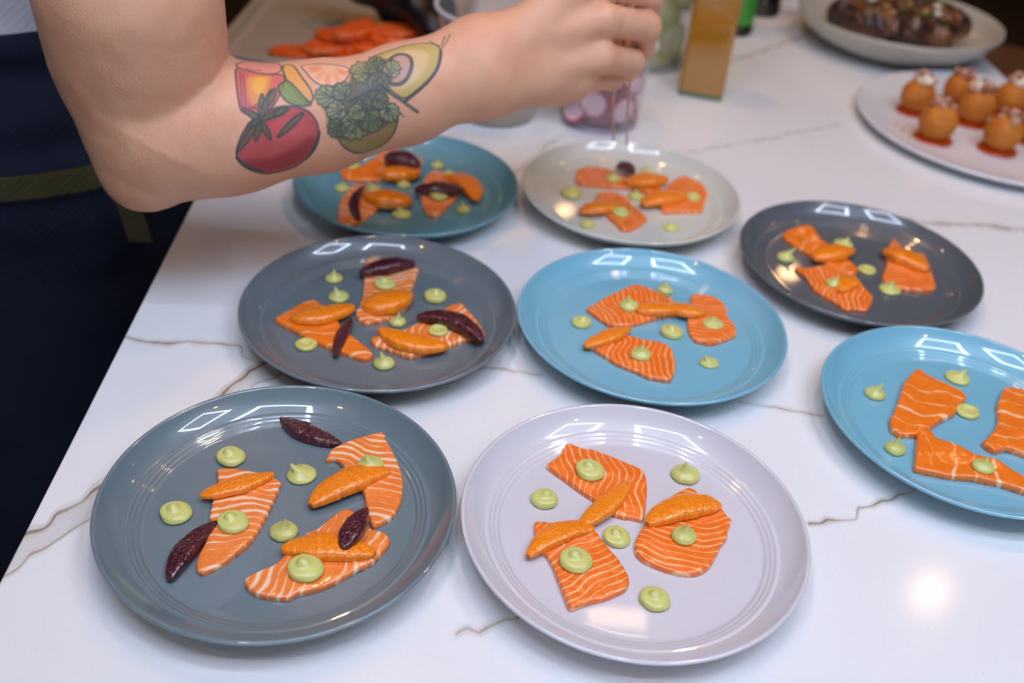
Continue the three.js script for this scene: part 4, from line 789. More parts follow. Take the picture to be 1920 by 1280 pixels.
{
  const cook = new THREE.Group();
  const cut = 1.285;                                          // the arm and hand are meshed finely, the rest more coarsely; the surfaces meet inside the sleeve
  const arm = surfaceNets((x, y, z) => Math.max(armField(x, y, z), y - cut), [-0.47, 0.945, -0.97], [0.0, 1.30, -0.64], 0.0052);
  const hand = surfaceNets((x, y, z) => Math.max(armField(x, y, z), -0.008 - x), [-0.02, 0.98, -1.05], [0.14, 1.21, -0.82], 0.0031);
  const rest = surfaceNets((x, y, z) => { const d = restField(x, y, z); return Math.max(d, (x > -0.475 && y < 1.27 && z > -0.905 ? 0.02 : -1)); }, [-0.76, -0.012, -1.40], [-0.12, 1.79, -0.68], 0.0135, 1);
  const skin = mergeGeometries([arm, hand, rest].map((g) => skinUv(g)));
  part(cook, 'body', skin, skinMat, 'bare forearm with colourful fruit and herb tattoo');
  const weave = dataTexture(128, 128, (u, v) => { const x = 128 + 60 * Math.sin((u + v) * Math.PI * 2 * 16) + 50 * tileNoise(u, v, 40, 2); return [x, x, x]; }, false);
  const uvRound = (g) => { const p = g.attributes.position, uv = new Float32Array(p.count * 2); for (let i = 0; i < p.count; i++) { uv[i * 2] = (Math.atan2(p.getZ(i) - ZC, p.getX(i) + 0.5) / (2 * Math.PI)) * 8; uv[i * 2 + 1] = p.getY(i) * 8; } g.setAttribute('uv', new THREE.BufferAttribute(uv, 2)); return g; };
  const denim = std({ color: 0x0a1630, roughness: 0.9, bumpMap: weave, bumpScale: 0.0006 }), webbing = std({ color: 0x4c4627, roughness: 0.9, bumpMap: weave, bumpScale: 0.0008 }), cotton = std({ color: 0xd7d8e4, roughness: 0.95, bumpMap: weave, bumpScale: 0.0004 });
  const skirt = (x, y, z) => capsule(x, y, z, [-0.560, 0.9, ZC + 0.085, 0.135], [-0.565, 0.38, ZC + 0.10, 0.14]);
  const skirtB = (x, y, z) => capsule(x, y, z, [-0.560, 0.9, ZC - 0.085, 0.135], [-0.565, 0.38, ZC - 0.10, 0.14]);
  const skirtM = (x, y, z) => capsule(x, y, z, [-0.560, 0.9, ZC, 0.135], [-0.565, 0.38, ZC, 0.14]);
  const drape = (x, y, z) => { const d = smin(smin(smin(torso(x, y, z), skirt(x, y, z), 0.06), skirtB(x, y, z), 0.06), skirtM(x, y, z), 0.05) - 0.013; const hang = smooth(1.0, 0.8, y), tuck = 1 - hang; return d + hang * 0.006 * Math.sin(z * 52 + 2 * N3(z * 8, y * 3, 1)) + tuck * 0.0035 * Math.sin(y * 105 + 3.5 * N3(z * 7, y * 9, 5)) + 0.004 * N3(x * 14, y * 14, z * 14); };
  const apronTop = (x) => 1.078 + 0.12 * (x + 0.45);
  const apron = surfaceNets((x, y, z) => { const d = drape(x, y, z); return Math.max(d, -d - 0.016, y - apronTop(x), 0.36 - y, -0.68 - x); }, [-0.72, 0.34, -1.37], [-0.28, 1.14, -0.77], 0.006, 1);
  part(cook, 'apron', uvRound(apron), denim, 'navy blue apron');
  // waist strap: follows the apron round the front
  const band = (y0, y1, th0, th1, grow, tilt) => {
    const n = 60, P = [], I = [];
    for (let i = 0; i <= n; i++) { const th = lerp(th0, th1, i / n), cx = -0.5, dx = Math.cos(th), dz = Math.sin(th);
      for (const [yy, g] of [[y0, grow], [y1, grow], [y1, grow - 0.004], [y0, grow - 0.004]]) { const y = yy + tilt * Math.sin(th); let r = 0.05; for (let k = 0; k < 120 && drape(cx + dx * r, y, ZC + dz * r) < 0; k++) r += 0.0025; r += g; P.push(cx + dx * r, y, ZC + dz * r); } }
    for (let i = 0; i < n; i++) for (let k = 0; k < 4; k++) { const a = i * 4 + k, b = i * 4 + ((k + 1) % 4); I.push(a, b, a + 4, b, b + 4, a + 4); }
    I.push(0, 2, 1, 0, 3, 2); const e = n * 4; I.push(e, e + 1, e + 2, e, e + 2, e + 3);
    const g = new THREE.BufferGeometry(); g.setAttribute('position', new THREE.Float32BufferAttribute(P, 3)); g.setIndex(I); const f = g.toNonIndexed(); f.computeVertexNormals(); return uvRound(f);
  };
  part(cook, 'waist_strap', band(0.923, 0.948, 2.9, -1.5, 0.006, 0), webbing, 'olive webbing waist strap');
  const tail = new THREE.CatmullRomCurve3([[-0.4051, 0.9296, -0.8650], [-0.4029, 0.9141, -0.8700], [-0.4002, 0.8920, -0.8740], [-0.3957, 0.8627, -0.8740]].map((a) => new THREE.Vector3(...a)));
  const strip = (() => { const P = [], I = [], n = 20, w = new THREE.Vector3(0.97, 0.16, 0.2).multiplyScalar(0.0135), th = new THREE.Vector3(-0.1, 0.2, 0.97).multiplyScalar(0.0016); for (let i = 0; i <= n; i++) { const p = tail.getPointAt(i / n); for (const [a, b] of [[-1, 1], [1, 1], [1, -1], [-1, -1]]) P.push(p.x + w.x * a + th.x * b, p.y + w.y * a + th.y * b, p.z + w.z * a + th.z * b); } for (let i = 0; i < n; i++) for (let k = 0; k < 4; k++) { const a = i * 4 + k, b = i * 4 + ((k + 1) % 4); I.push(a, a + 4, b, b, a + 4, b + 4); } const e = n * 4; I.push(0, 1, 2, 0, 2, 3, e, e + 2, e + 1, e, e + 3, e + 2); const g = new THREE.BufferGeometry(); g.setAttribute('position', new THREE.Float32BufferAttribute(P, 3)); g.setIndex(I); const f = g.toNonIndexed(); f.computeVertexNormals(); return uvRound(f); })();
  part(cook, 'strap_end', strip, webbing, 'loose end of olive strap');
  const shirt = surfaceNets((x, y, z) => { const d = smin(smin(torso(x, y, z), capsule(x, y, z, [-0.375, 1.39, ZC + 0.12, 0.07], [-0.352, 1.295, -0.785, 0.079]), 0.03), capsule(x, y, z, [-0.40, 1.375, ZC - 0.16, 0.066], [-0.49, 1.25, ZC - 0.21, 0.062]), 0.04) - 0.004 + 0.002 * N3(x * 30, y * 30, z * 30); return Math.max(d, -d - 0.012, 1.035 - y, y - 1.455, Math.hypot(x + 0.36, z - ZC) < 0.075 && y > 1.38 ? 0.01 : -1); }, [-0.72, 1.02, -1.38], [-0.18, 1.48, -0.70], 0.008, 1);
  part(cook, 'shirt', uvRound(shirt), cotton, 'pale lavender-white short sleeved shirt');
  const trousers = surfaceNets((x, y, z) => { const d = smin(legs(x, y, z), torsoBits[3](x, y, z), 0.05) - 0.011; return Math.max(d, -d - 0.014, 0.12 - y, y - 1.0); }, [-0.75, 0.1, -1.32], [-0.36, 1.02, -0.79], 0.011, 1);
  part(cook, 'trousers', uvBox(trousers, 8), std({ color: 0x15161a, roughness: 0.9 }), 'black trousers');
  const hair = surfaceNets((x, y, z) => { const k = Math.hypot((x + 0.302) / 0.109, (y - 1.685) / 0.105, (z - ZC) / 0.088); return Math.max((k - 1) * 0.088 + 0.004 * N3(x * 70, y * 70, z * 70), 1.66 - y + (x + 0.302) * 0.9); }, [-0.44, 1.54, ZC - 0.12], [-0.17, 1.81, ZC + 0.12], 0.007, 1);
  part(cook, 'hair', hair, std({ color: 0x2a1d15, roughness: 0.7 }));
  for (const s of [0.085, -0.085]) part(cook, 'shoe', surfaceNets((x, y, z) => Math.max(smin(capsule(x, y, z, [-0.565, 0.055, ZC + s, 0.056], [-0.39, 0.045, ZC + s, 0.046]), capsule(x, y, z, [-0.56, 0.06, ZC + s, 0.055], [-0.56, 0.11, ZC + s, 0.055]), 0.03), 0.0 - y, y - 0.135), [-0.66, -0.02, ZC + s - 0.08], [-0.32, 0.16, ZC + s + 0.08], 0.009, 1), std({ color: 0x111111, roughness: 0.6 }));
  put(cook, 'person', 'person in white shirt and navy apron reaching a tattooed arm over the plates', 'person');
}

// ---------------------------------------------------------------- tweezers in the hand
{
  const g = new THREE.Group(), V = (a) => new THREE.Vector3(...a);
  const prong = (pts) => { const c = new THREE.CatmullRomCurve3(pts.map(V)); const n = 40, P = [], I = [], U = new THREE.Vector3(), S = new THREE.Vector3(); for (let i = 0; i <= n; i++) { const t = i / n, p = c.getPointAt(t), d = c.getTangentAt(t); S.crossVectors(d, new THREE.Vector3(0.2, 0.1, -1)).normalize(); U.crossVectors(S, d).normalize(); const w = lerp(0.0052, 0.0019, Math.pow(t, 0.7)), h = 0.0011; for (const [a, b] of [[-1, -1], [1, -1], [1, 1], [-1, 1]]) P.push(p.x + S.x * a * w * 0.45 + U.x * b * h, p.y + S.y * a * w * 0.45 + U.y * b * h, p.z + S.z * a * w * 0.45 + U.z * b * h); } for (let i = 0; i < n; i++) for (let k = 0; k < 4; k++) { const a = i * 4 + k, b = i * 4 + ((k + 1) % 4); I.push(a, a + 4, b, b, a + 4, b + 4); } I.push(0, 1, 2, 0, 2, 3); const e = n * 4; I.push(e, e + 2, e + 1, e, e + 3, e + 2); const m = new THREE.BufferGeometry(); m.setAttribute('position', new THREE.Float32BufferAttribute(P, 3)); m.setIndex(I); const f = m.toNonIndexed(); f.computeVertexNormals(); return f; };
  part(g, 'prong', prong([[0.0888, 1.1995, -0.8820], [0.0948, 1.1335, -0.9300], [0.0941, 1.0675, -0.9660], [0.1008, 1.0015, -1.0116], [0.1083, 0.9467, -1.0408]]), steelMat);
  part(g, 'prong', prong([[0.0888, 1.1995, -0.8820], [0.0816, 1.1275, -0.9300], [0.0798, 1.0578, -0.9564], [0.0840, 1.0015, -0.9984], [0.0927, 0.9536, -1.0309]]), steelMat);
  part(g, 'joined_end', box(0.007, 0.022, 0.004, 0, 0, 0, 0.0012).applyMatrix4(new THREE.Matrix4().makeRotationX(0.5).setPosition(0.0888, 1.2090, -0.8772)), steelMat);
  put(g, 'tweezers', 'long steel plating tweezers held above the ivory plate', 'tweezers');
}

// ---------------------------------------------------------------- behind the plates: containers, bottles
const clearPlastic = phys({ color: 0xf1f2f6, transmission: 0.9, roughness: 0.06, thickness: 0, ior: 1.4 });
function tub(x, z, r0, r1, h, label) {
  const g = new THREE.Group(); g.position.set(x, T + 0.0002, z);
  part(g, 'tub', lathe([[0, 0.0015], [r0 - 0.004, 0.0015], [r0 - 0.001, 0], [r0, 0.003], [lerp(r0, r1, 0.5), h * 0.5], [r1, h - 0.012], [r1 + 0.001, h - 0.011]], 64), clearPlastic);
  part(g, 'rim', new THREE.TorusGeometry(r1 + 0.0015, 0.0028, 10, 72).rotateX(Math.PI / 2).translate(0, h - 0.01, 0), phys({ color: 0xe8eaf2, roughness: 0.25, transmission: 0.35, thickness: 0 }));
  return put(g, 'food_tub', label, 'tub', 'clear plastic tubs');
}
tub(0.085, -1.212, 0.050, 0.058, 0.115, 'clear plastic tub of pink radish slices behind the ivory plate');
tub(0.160, -1.45, 0.058, 0.068, 0.2, 'tall clear tub of pale green slices beside the amber bottle');
tub(-0.05, -1.205, 0.052, 0.078, 0.145, 'clear plastic tub of beige dressing behind the forearm');
{
  const slice = (r, t) => { const g = lathe([[0, 0], [r * 0.96, 0], [r, t * 0.4], [r * 0.97, t], [0, t * 1.05]], 28); return g; };
  const skinOf = (r, t) => new THREE.TorusGeometry(r * 0.985, t * 0.62, 8, 30).rotateX(Math.PI / 2).translate(0, t * 0.5, 0);
  const flesh = phys({ color: 0xe6c3c6, roughness: 0.35, clearcoat: 0.4 }), pink = phys({ color: 0xb8395e, roughness: 0.35, clearcoat: 0.4 });
  const radish = new THREE.Group(); part(radish, 'flesh', slice(0.017, 0.003), flesh); part(radish, 'skin', skinOf(0.017, 0.003), pink);
  const green = new THREE.Group(); part(green, 'flesh', slice(0.024, 0.005), phys({ color: 0xdcdc9a, roughness: 0.35, clearcoat: 0.3 })); part(green, 'skin', skinOf(0.024, 0.005), phys({ color: 0xb4bd5c, roughness: 0.4 }));
  const fill = (proto, n, name, label, cat, grp, cx, cz, R, h0, h1) => { for (let i = 0; i < n; i++) { const o = i ? proto.clone() : proto, a = i * 2.4, t = i / n, wall = i % 3 !== 2; const rr = wall ? R : R * 0.35; o.position.set(cx + Math.cos(a) * rr, T + lerp(h0, h1, t), cz + Math.sin(a) * rr); o.rotation.set(0, -a, wall ? -1.35 + 0.3 * Math.sin(i * 1.7) : 0.3 * Math.sin(i * 3.1), 'YXZ'); put(o, name, label, cat, grp); } };
  fill(radish, 22, 'radish_slice', 'pink rimmed radish slice in the clear tub', 'radish', 'radish slices in the tub', 0.085, -1.212, 0.043, 0.022, 0.085);
  fill(green, 26, 'cucumber_slice', 'pale green slice in the tall clear tub', 'cucumber', 'pale green slices in the tub', 0.160, -1.45, 0.041, 0.03, 0.17);
  const pinkJuice = new THREE.Mesh(lathe([[0, 0.003], [0.03, 0.003], [0.034, 0.07], [0, 0.07]], 48), phys({ color: 0xd98b9d, transmission: 0.4, roughness: 0.2, thickness: 0 })); pinkJuice.position.set(0.085, T + 0.0005, -1.212); put(pinkJuice, 'pickling_liquid', 'pink pickling liquid around the radish slices', 'liquid');
  const greenJuice = new THREE.Mesh(lathe([[0, 0.003], [0.04, 0.003], [0.044, 0.17], [0, 0.17]], 48), phys({ color: 0xe4e494, transmission: 0.1, roughness: 0.35, thickness: 0 })); greenJuice.position.set(0.160, T + 0.0005, -1.45); put(greenJuice, 'brine', 'pale yellow-green brine in the tall clear tub', 'liquid');
  const dressing = new THREE.Mesh(lathe([[0, 0.003], [0.0505, 0.003], [0.066, 0.09], [0.0665, 0.092], [0, 0.093]], 48), phys({ color: 0xc6ac80, roughness: 0.4, clearcoat: 0.4 })); dressing.position.set(-0.05, T + 0.0005, -1.205); put(dressing, 'dressing', 'beige dressing filling the bottom of a clear tub', 'sauce');
}
{
  // amber oil in a square glass bottle, turned a little
  const g = new THREE.Group(); g.position.set(0.233, T + 0.0002, -1.348); g.rotation.y = -0.2;
  const sq = (w, b) => { const s = new THREE.Shape(), k = w / 2; s.moveTo(-k + b, -k); s.lineTo(k - b, -k); s.quadraticCurveTo(k, -k, k, -k + b); s.lineTo(k, k - b); s.quadraticCurveTo(k, k, k - b, k); s.lineTo(-k + b, k); s.quadraticCurveTo(-k, k, -k, k - b); s.lineTo(-k, -k + b); s.quadraticCurveTo(-k, -k, -k + b, -k); return s; };
  const ext = (w, b, h, y) => new THREE.ExtrudeGeometry(sq(w, b), { depth: h, bevelEnabled: false, curveSegments: 6 }).rotateX(-Math.PI / 2).translate(0, y, 0);
  const glass = phys({ color: 0xe9f0e6, transmission: 0.95, roughness: 0.04, thickness: 0, ior: 1.5 });
  part(g, 'glass_foot', ext(0.062, 0.007, 0.0075, 0), phys({ color: 0x8f9a72, roughness: 0.08, transmission: 0.5, thickness: 0 }), 'thick greenish glass foot');
  part(g, 'oil_filled_body', ext(0.062, 0.007, 0.18, 0.0076), phys({ color: 0xa9701a, roughness: 0.12, clearcoat: 1, clearcoatRoughness: 0.04 }), 'glass filled with amber oil');
  part(g, 'glass_shoulder', ext(0.0618, 0.007, 0.025, 0.1877), glass);
  part(g, 'glass_neck', lathe([[0.0305, 0.213], [0.026, 0.226], [0.014, 0.24], [0.013, 0.28], [0.0145, 0.284], [0.0145, 0.292]], 32), glass);
  part(g, 'cork', new THREE.CylinderGeometry(0.0145, 0.012, 0.03, 24).translate(0, 0.298, 0), std({ color: 0x8a6a48, roughness: 0.9 }));
  put(g, 'oil_bottle', 'square glass bottle of amber oil', 'bottle');
}
function roundBottle(x, z, r, h, mat, baseMat, label) {
  const g = new THREE.Group(); g.position.set(x, T + 0.0002, z);
  part(g, 'base', lathe([[0, 0], [r * 0.96, 0], [r, 0.004], [r, 0.016], [0, 0.016]], 40), baseMat);
  part(g, 'bottle_body', lathe([[0, 0.0165], [r * 0.99, 0.0165], [r, 0.02], [r, h * 0.62], [r * 0.86, h * 0.7], [r * 0.4, h * 0.8], [r * 0.34, h * 0.95], [0, h * 0.95]], 40), mat);
  part(g, 'cap', lathe([[0, h * 0.94], [r * 0.42, h * 0.94], [r * 0.42, h], [0, h]], 32), baseMat);
  return put(g, 'sauce_bottle', label, 'bottle');
}
roundBottle(0.313, -1.625, 0.03, 0.26, phys({ color: 0x2f8f22, roughness: 0.2, clearcoat: 0.6 }), std({ color: 0x12160f, roughness: 0.5 }), 'bright green bottle with black base behind the amber bottle');
roundBottle(0.375, -1.745, 0.033, 0.25, phys({ color: 0x1a0d0c, roughness: 0.15, clearcoat: 0.8 }), std({ color: 0x120b0a, roughness: 0.4 }), 'dark brown bottle beside the bright green bottle');
{
  const n = 26, P = [], I = []; // folded white napkin
  const g = new THREE.Group(); g.position.set(0.475, T + 0.0002, -1.90); g.rotation.y = 0.4;
  for (const [w, d, y, a] of [[0.12, 0.11, 0.003, 0], [0.118, 0.105, 0.009, 0.06], [0.11, 0.1, 0.015, -0.05]]) { const b = new RoundedBoxGeometry(w, 0.0055, d, 3, 0.0026); b.rotateY(a); b.translate(0, y, 0); part(g, 'fold', b, std({ color: 0xdfe2ee, roughness: 0.95 })); }
  put(g, 'folded_napkin', 'folded white cloth napkin beside the braised meat bowl', 'napkin');
}

// ---------------------------------------------------------------- tray of salmon and black cloth
{
  const g = new THREE.Group(); g.position.set(-0.275, T + 0.0002, -1.465);
  const s = new THREE.Shape(), w = 0.165, d = 0.2, r = 0.03; s.moveTo(-w + r, -d); s.lineTo(w - r, -d); s.quadraticCurveTo(w, -d, w, -d + r); s.lineTo(w, d - r); s.quadraticCurveTo(w, d, w - r, d); s.lineTo(-w + r, d); s.quadraticCurveTo(-w, d, -w, d - r); s.lineTo(-w, -d + r); s.quadraticCurveTo(-w, -d, -w + r, -d);
  const inner = new THREE.Path(), k = 0.006; inner.moveTo(-w + r, -d + k); inner.lineTo(w - r, -d + k); inner.quadraticCurveTo(w - k, -d + k, w - k, -d + r); inner.lineTo(w - k, d - r); inner.quadraticCurveTo(w - k, d - k, w - r, d - k); inner.lineTo(-w + r, d - k); inner.quadraticCurveTo(-w + k, d - k, -w + k, d - r); inner.lineTo(-w + k, -d + r); inner.quadraticCurveTo(-w + k, -d + k, -w + r, -d + k);
  const enamel = phys({ color: 0xb5a796, roughness: 0.35, clearcoat: 0.4 });
  part(g, 'tray_floor', new THREE.ExtrudeGeometry(s, { depth: 0.005, bevelEnabled: false }).rotateX(-Math.PI / 2), enamel);
  const ring = s.clone(); ring.holes.push(inner); part(g, 'tray_wall', new THREE.ExtrudeGeometry(ring, { depth: 0.014, bevelEnabled: true, bevelSize: 0.0015, bevelThickness: 0.0015, bevelSegments: 2 }).rotateX(-Math.PI / 2).translate(0, 0.005, 0), enamel);
  put(g, 'serving_tray', 'pale shallow tray holding a pile of salmon slices', 'tray');
  const shapes = [0, 1, 2].map((q) => salmonGeo([[-34, -14], [-10, -22], [22, -18], [40, -2], [30, 18], [0, 22], [-30, 14], [-42, 0]].flatMap(([x, y]) => [x * (1 + 0.15 * Math.sin(q * 2 + y)), y * (1 + 0.2 * Math.cos(q * 3 + x))]), 1.2 + q, 8, 60 + q)); const pm = phys({ map: salmonMaps[1], color: 0xf6c9a8, roughness: 0.35, clearcoat: 0.6, clearcoatRoughness: 0.15 });
  const spots = [[-0.07, 0.1, 0.2, 0], [0.0, 0.105, -0.3, 0], [0.065, 0.085, 0.5, 0], [-0.045, 0.06, 1.2, 0], [0.03, 0.05, 0.1, 0], [0.085, 0.03, 1.0, 0], [-0.03, 0.09, 0.7, 1], [0.03, 0.085, -0.2, 1], [0.08, 0.065, 0.4, 1], [-0.02, 0.06, 2, 1], [0.06, 0.04, 1.4, 1], [-0.015, 0.07, 0.3, 2], [0.045, 0.06, -0.5, 2], [0.085, 0.05, 0.8, 2], [0.0, 0.068, 1.2, 3], [0.06, 0.052, 0.2, 3]];
  spots.forEach(([x, z, a, l], i) => { const m = new THREE.Mesh(shapes[i % 3], pm); m.position.set(-0.262 + x, T + 0.0056 + l * 0.0092, -1.43 + z); m.rotation.set(0.05 * Math.sin(i * 2.1) * (l > 0), a, 0.06 * Math.cos(i * 1.3) * (l > 0)); put(m, 'raw_salmon_slice', 'deep orange raw salmon slice in the pile on the pale tray', 'salmon', 'salmon slices piled on the tray'); });
  const fold = (x, y, z) => { let d = 1; for (const [A, B] of [[[-0.30, 0.975, -1.46, 0.024], [-0.185, 0.978, -1.40, 0.026]], [[-0.26, 0.955, -1.47, 0.022], [-0.16, 0.96, -1.42, 0.026]], [[-0.185, 0.972, -1.40, 0.024], [-0.148, 0.952, -1.36, 0.021]], [[-0.148, 0.952, -1.36, 0.021], [-0.118, 0.918, -1.31, 0.015]], [[-0.15, 0.962, -1.42, 0.02], [-0.108, 0.922, -1.34, 0.015]], [[-0.12, 0.915, -1.47, 0.016], [-0.095, 0.914, -1.36, 0.013]], [[-0.22, 0.935, -1.47, 0.03], [-0.15, 0.935, -1.42, 0.028]]]) d = smin(d, capsule(x, y, z, A, B), 0.012); return Math.max(d + 0.003 * Math.sin(70 * (x * 0.8 - z) + 4 * N3(x * 20, y * 20, z * 20)), T + 0.0005 - y); };
  const cloth = new THREE.Mesh(surfaceNets(fold, [-0.34, 0.895, -1.54], [-0.06, 1.02, -1.28], 0.005, 1), std({ color: 0x0d0e11, roughness: 0.42 })); put(cloth, 'black_cloth', 'crumpled black cloth lying between the salmon tray and clear tub', 'cloth');
}

// ---------------------------------------------------------------- bowl of braised meat, plate of fried balls
{
  const g = new THREE.Mesh(lathe([[0, 0.004], [0.085, 0.004], [0.088, 0], [0.096, 0], [0.1, 0.005], [0.125, 0.014], [0.145, 0.028], [0.158, 0.044], [0.161, 0.05], [0.1605, 0.053], [0.158, 0.0535], [0.154, 0.05], [0.143, 0.037], [0.125, 0.023], [0.1, 0.013], [0, 0.011]], 120), phys({ color: 0xb9b4a6, roughness: 0.4, clearcoat: 0.5, clearcoatRoughness: 0.2 }));
  g.position.set(0.57, T + 0.0002, -1.62); put(g, 'serving_bowl', 'shallow beige stoneware bowl holding braised meat', 'bowl');
  const lumps = []; for (let i = 0; i < 26; i++) { const a = i * 2.399, r = 0.085 * Math.sqrt((i + 0.5) / 26); lumps.push([0.575 + Math.cos(a) * r * 1.05, T + 0.034 + 0.02 * (1 - r / 0.09) + 0.012 * rnd(), -1.615 + Math.sin(a) * r * 0.8, 0.02 + 0.011 * rnd()]); }
  const field = (x, y, z) => { let d = 1; for (const l of lumps) d = smin(d, Math.hypot(x - l[0], (y - l[1]) * 1.05, z - l[2]) - l[3], 0.012); return Math.max(d + 0.004 * N3(x * 70, y * 70, z * 70) + 0.002 * N3(x * 160, y * 160, z * 160), T + 0.0125 - y); };
  const meat = new THREE.Group(), mg = surfaceNets(field, [0.44, T, -1.73], [0.71, T + 0.13, -1.47], 0.0045, 1), col = new Float32Array(mg.attributes.position.count * 3), p = mg.attributes.position;
  for (let i = 0; i < p.count; i++) { const n = N3(p.getX(i) * 38, p.getY(i) * 38, p.getZ(i) * 38) + 0.5 * N3(p.getX(i) * 90, p.getY(i) * 90, p.getZ(i) * 90), c = n > 0 ? mix3([0.045, 0.014, 0.008], [0.20, 0.065, 0.02], Math.min(1, n * 1.9)) : mix3([0.045, 0.014, 0.008], [0.012, 0.006, 0.006], Math.min(1, -n * 2)); col.set(c, i * 3); }
  mg.setAttribute('color', new THREE.BufferAttribute(col, 3)); part(meat, 'meat', mg, phys({ vertexColors: true, color: 0xffffff, roughness: 0.4, clearcoat: 0.7, clearcoatRoughness: 0.2 }));
  const bits = [[0x3f5a22, 'herb_leaf'], [0x4d6a2a, 'herb_leaf'], [0xd9cdb8, 'crumb'], [0xb88a50, 'crumb']];
  for (let i = 0; i < 34; i++) { const a = rnd() * 6.28, r = 0.07 * Math.sqrt(rnd()), x = 0.575 + Math.cos(a) * r, z = -1.615 + Math.sin(a) * r * 0.8; let y = T + 0.13; while (y > T + 0.02 && field(x, y, z) > 0.0005) y -= 0.001; const [c, n] = bits[i % 4], gl = n === 'crumb' ? new THREE.IcosahedronGeometry(0.004 + 0.004 * rnd(), 1).scale(1, 0.7, 1.1) : new THREE.SphereGeometry(0.009, 10, 8).scale(1, 0.16, 0.5); gl.rotateY(rnd() * 6); gl.translate(x, y + 0.001, z); part(meat, n, gl, std({ color: c, roughness: 0.6 })); }
  put(meat, 'braised_meat', 'dark glazed braised meat with herbs in the beige bowl', 'meat');
}
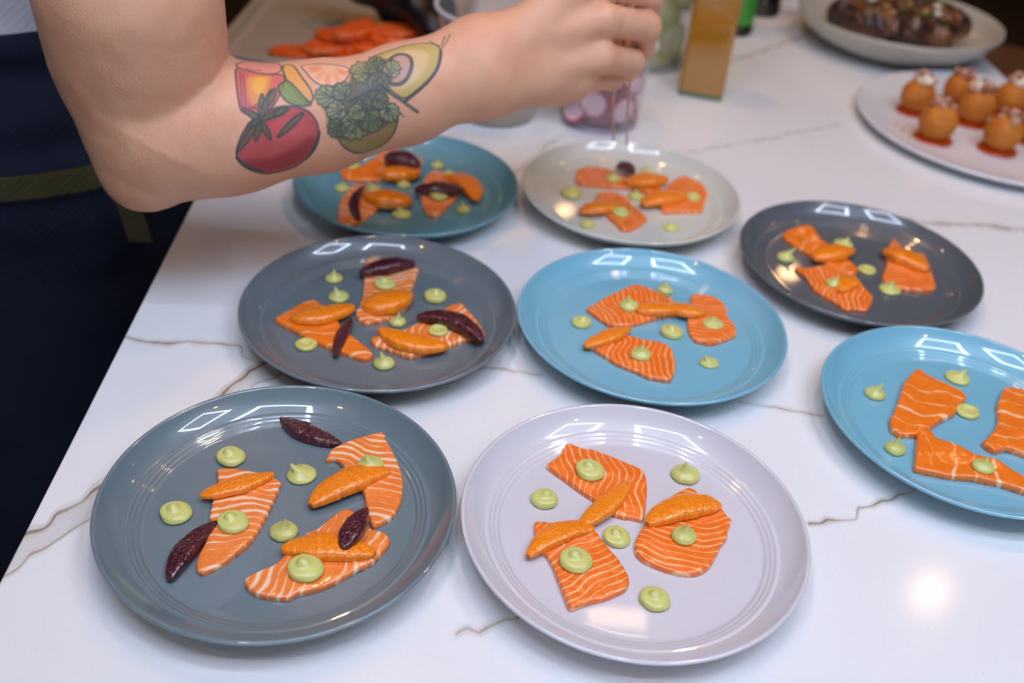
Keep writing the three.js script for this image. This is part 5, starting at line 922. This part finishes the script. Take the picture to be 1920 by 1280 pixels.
{
  const R = 0.193, g = new THREE.Mesh(lathe([[0, 0.003], [0.1, 0.003], [0.102, 0], [0.112, 0], [0.116, 0.003], [R - 0.02, 0.0065], [R - 0.003, 0.0105], [R, 0.0135], [R - 0.0012, 0.0155], [R - 0.004, 0.0155], [R - 0.016, 0.0125], [R - 0.04, 0.0105], [0.12, 0.009], [0, 0.009]], 140), phys({ color: 0xdfe1e6, roughness: 0.3, clearcoat: 0.8, clearcoatRoughness: 0.08 }));
  g.position.set(0.634, T + 0.0002, -1.291); g.scale.set(1, 1, 1); put(g, 'flat_plate', 'large flat white plate of golden fried balls', 'plate');
  const crust = dataTexture(256, 256, (u, v) => { const n = tileNoise(u, v, 6, 2) * 0.6 + tileNoise(u, v, 26, 5) * 0.5; return [196 + n * 40, 112 + n * 46, 26 + n * 22]; }), crustBump = dataTexture(256, 256, (u, v) => { const n = 128 + 110 * (tileNoise(u, v, 40, 7) * 0.6 + tileNoise(u, v, 18, 3) * 0.5); return [n, n, n]; }, false);
  const fried = std({ map: crust, bumpMap: crustBump, bumpScale: 0.0012, roughness: 0.7 }), cheese = std({ color: 0xe6dcc4, roughness: 0.6 }), nut = std({ color: 0x9a6244, roughness: 0.7 }), nutPink = std({ color: 0xc79a86, roughness: 0.7 }), sauceMat = phys({ color: 0xb83c0c, roughness: 0.25, clearcoat: 0.6 });
  const balls = [[0.521, -1.318, 0.0225, 1], [0.522, -1.228, 0.0242, 0], [0.593, -1.36, 0.0225, 0], [0.595, -1.298, 0.0242, 1], [0.601, -1.212, 0.0235, 0], [0.657, -1.335, 0.0242, 1], [0.664, -1.25, 0.0235, 0], [0.70, -1.30, 0.0235, 1]];
  balls.forEach(([x, z, r, white], i) => {
    const y = T + 0.0095, s = new THREE.Mesh(lathe([[0, 0.0045], [r * 0.7, 0.0045], [r * 0.98, 0.0032], [r * 1.06, 0.001], [r * 1.03, 0], [0, 0]], 40), sauceMat); s.position.set(x, y, z); put(s, 'sauce_puddle', 'round orange-red sauce puddle under a fried ball', 'sauce', 'sauce puddles on the flat white plate');
    const b = new THREE.Group(); b.position.set(x, y + 0.0035, z); b.rotation.y = i * 1.3;
    const sg = new THREE.SphereGeometry(r, 40, 28), sp = sg.attributes.position; for (let q = 0; q < sp.count; q++) { const k = 1 + 0.035 * N3(sp.getX(q) * 90 + i * 5, sp.getY(q) * 90, sp.getZ(q) * 90) + 0.02 * N3(sp.getX(q) * 260, sp.getY(q) * 260 + i, sp.getZ(q) * 260); sp.setXYZ(q, sp.getX(q) * k, Math.max(sp.getY(q) * k * 1.04, -r * 0.9), sp.getZ(q) * k); } sg.computeVertexNormals(); sg.translate(0, r * 0.9, 0);
    part(b, 'crust', sg, fried);
    if (white) part(b, 'cheese', lathe([[0, 0], [r * 0.5, 0.0], [r * 0.55, 0.003], [r * 0.4, 0.008], [r * 0.15, 0.0105], [0, 0.011]], 24).translate(0.002, r * 1.8, 0.004), cheese, 'white soft cheese');
    for (let q = 0; q < 9; q++) { const a = q * 2.4, rr = r * 0.62 * Math.sqrt((q + 0.4) / 9), c = new THREE.DodecahedronGeometry(0.0034 + 0.0014 * ((q * 7) % 3), 0); c.translate(Math.cos(a) * rr, r * 0.9 + Math.sqrt(Math.max(0, r * r - rr * rr)) * 1.04 + (white ? 0.0065 * (1 - rr / r) : 0) + 0.002, Math.sin(a) * rr); part(b, 'chopped_nut', c, q % 2 ? nut : nutPink); }
    put(b, 'fried_ball', white ? 'golden fried ball topped with white cheese and chopped nuts' : 'golden fried ball topped with chopped nuts only', 'fried ball', white ? 'fried balls with cheese' : 'fried balls with nuts');
  });
  for (const [x, z] of [[0.4875, -1.245], [0.49, -1.222], [0.498, -1.218], [0.483, -1.26]]) { const c = new THREE.Mesh(new THREE.DodecahedronGeometry(0.0022, 0), fried); c.position.set(x, T + 0.0115, z); put(c, 'crumb', 'tiny golden crumb on the flat white plate', 'crumb', 'crumbs on the flat white plate'); }
}
{
  const g = new THREE.Group(), wood = std({ color: 0x4a2c19, roughness: 0.6 }); g.position.set(1.09, 0, -2.25);
  part(g, 'seat', lathe([[0, 0.645], [0.16, 0.645], [0.17, 0.655], [0.17, 0.672], [0.16, 0.68], [0, 0.676]], 48), wood);
  for (let i = 0; i < 4; i++) { const a = (i / 4) * Math.PI * 2 + 0.6; part(g, 'leg', new THREE.CylinderGeometry(0.016, 0.02, 0.66, 14).rotateZ(0.09).rotateY(-a).translate(Math.cos(a) * 0.15, 0.328, Math.sin(a) * 0.15), wood); }
  part(g, 'foot_ring', new THREE.TorusGeometry(0.165, 0.008, 8, 40).rotateX(Math.PI / 2).translate(0, 0.24, 0), wood);
  put(g, 'bar_stool', 'round brown wooden stool beyond the counter', 'stool');
}

renderer.render(scene, camera);
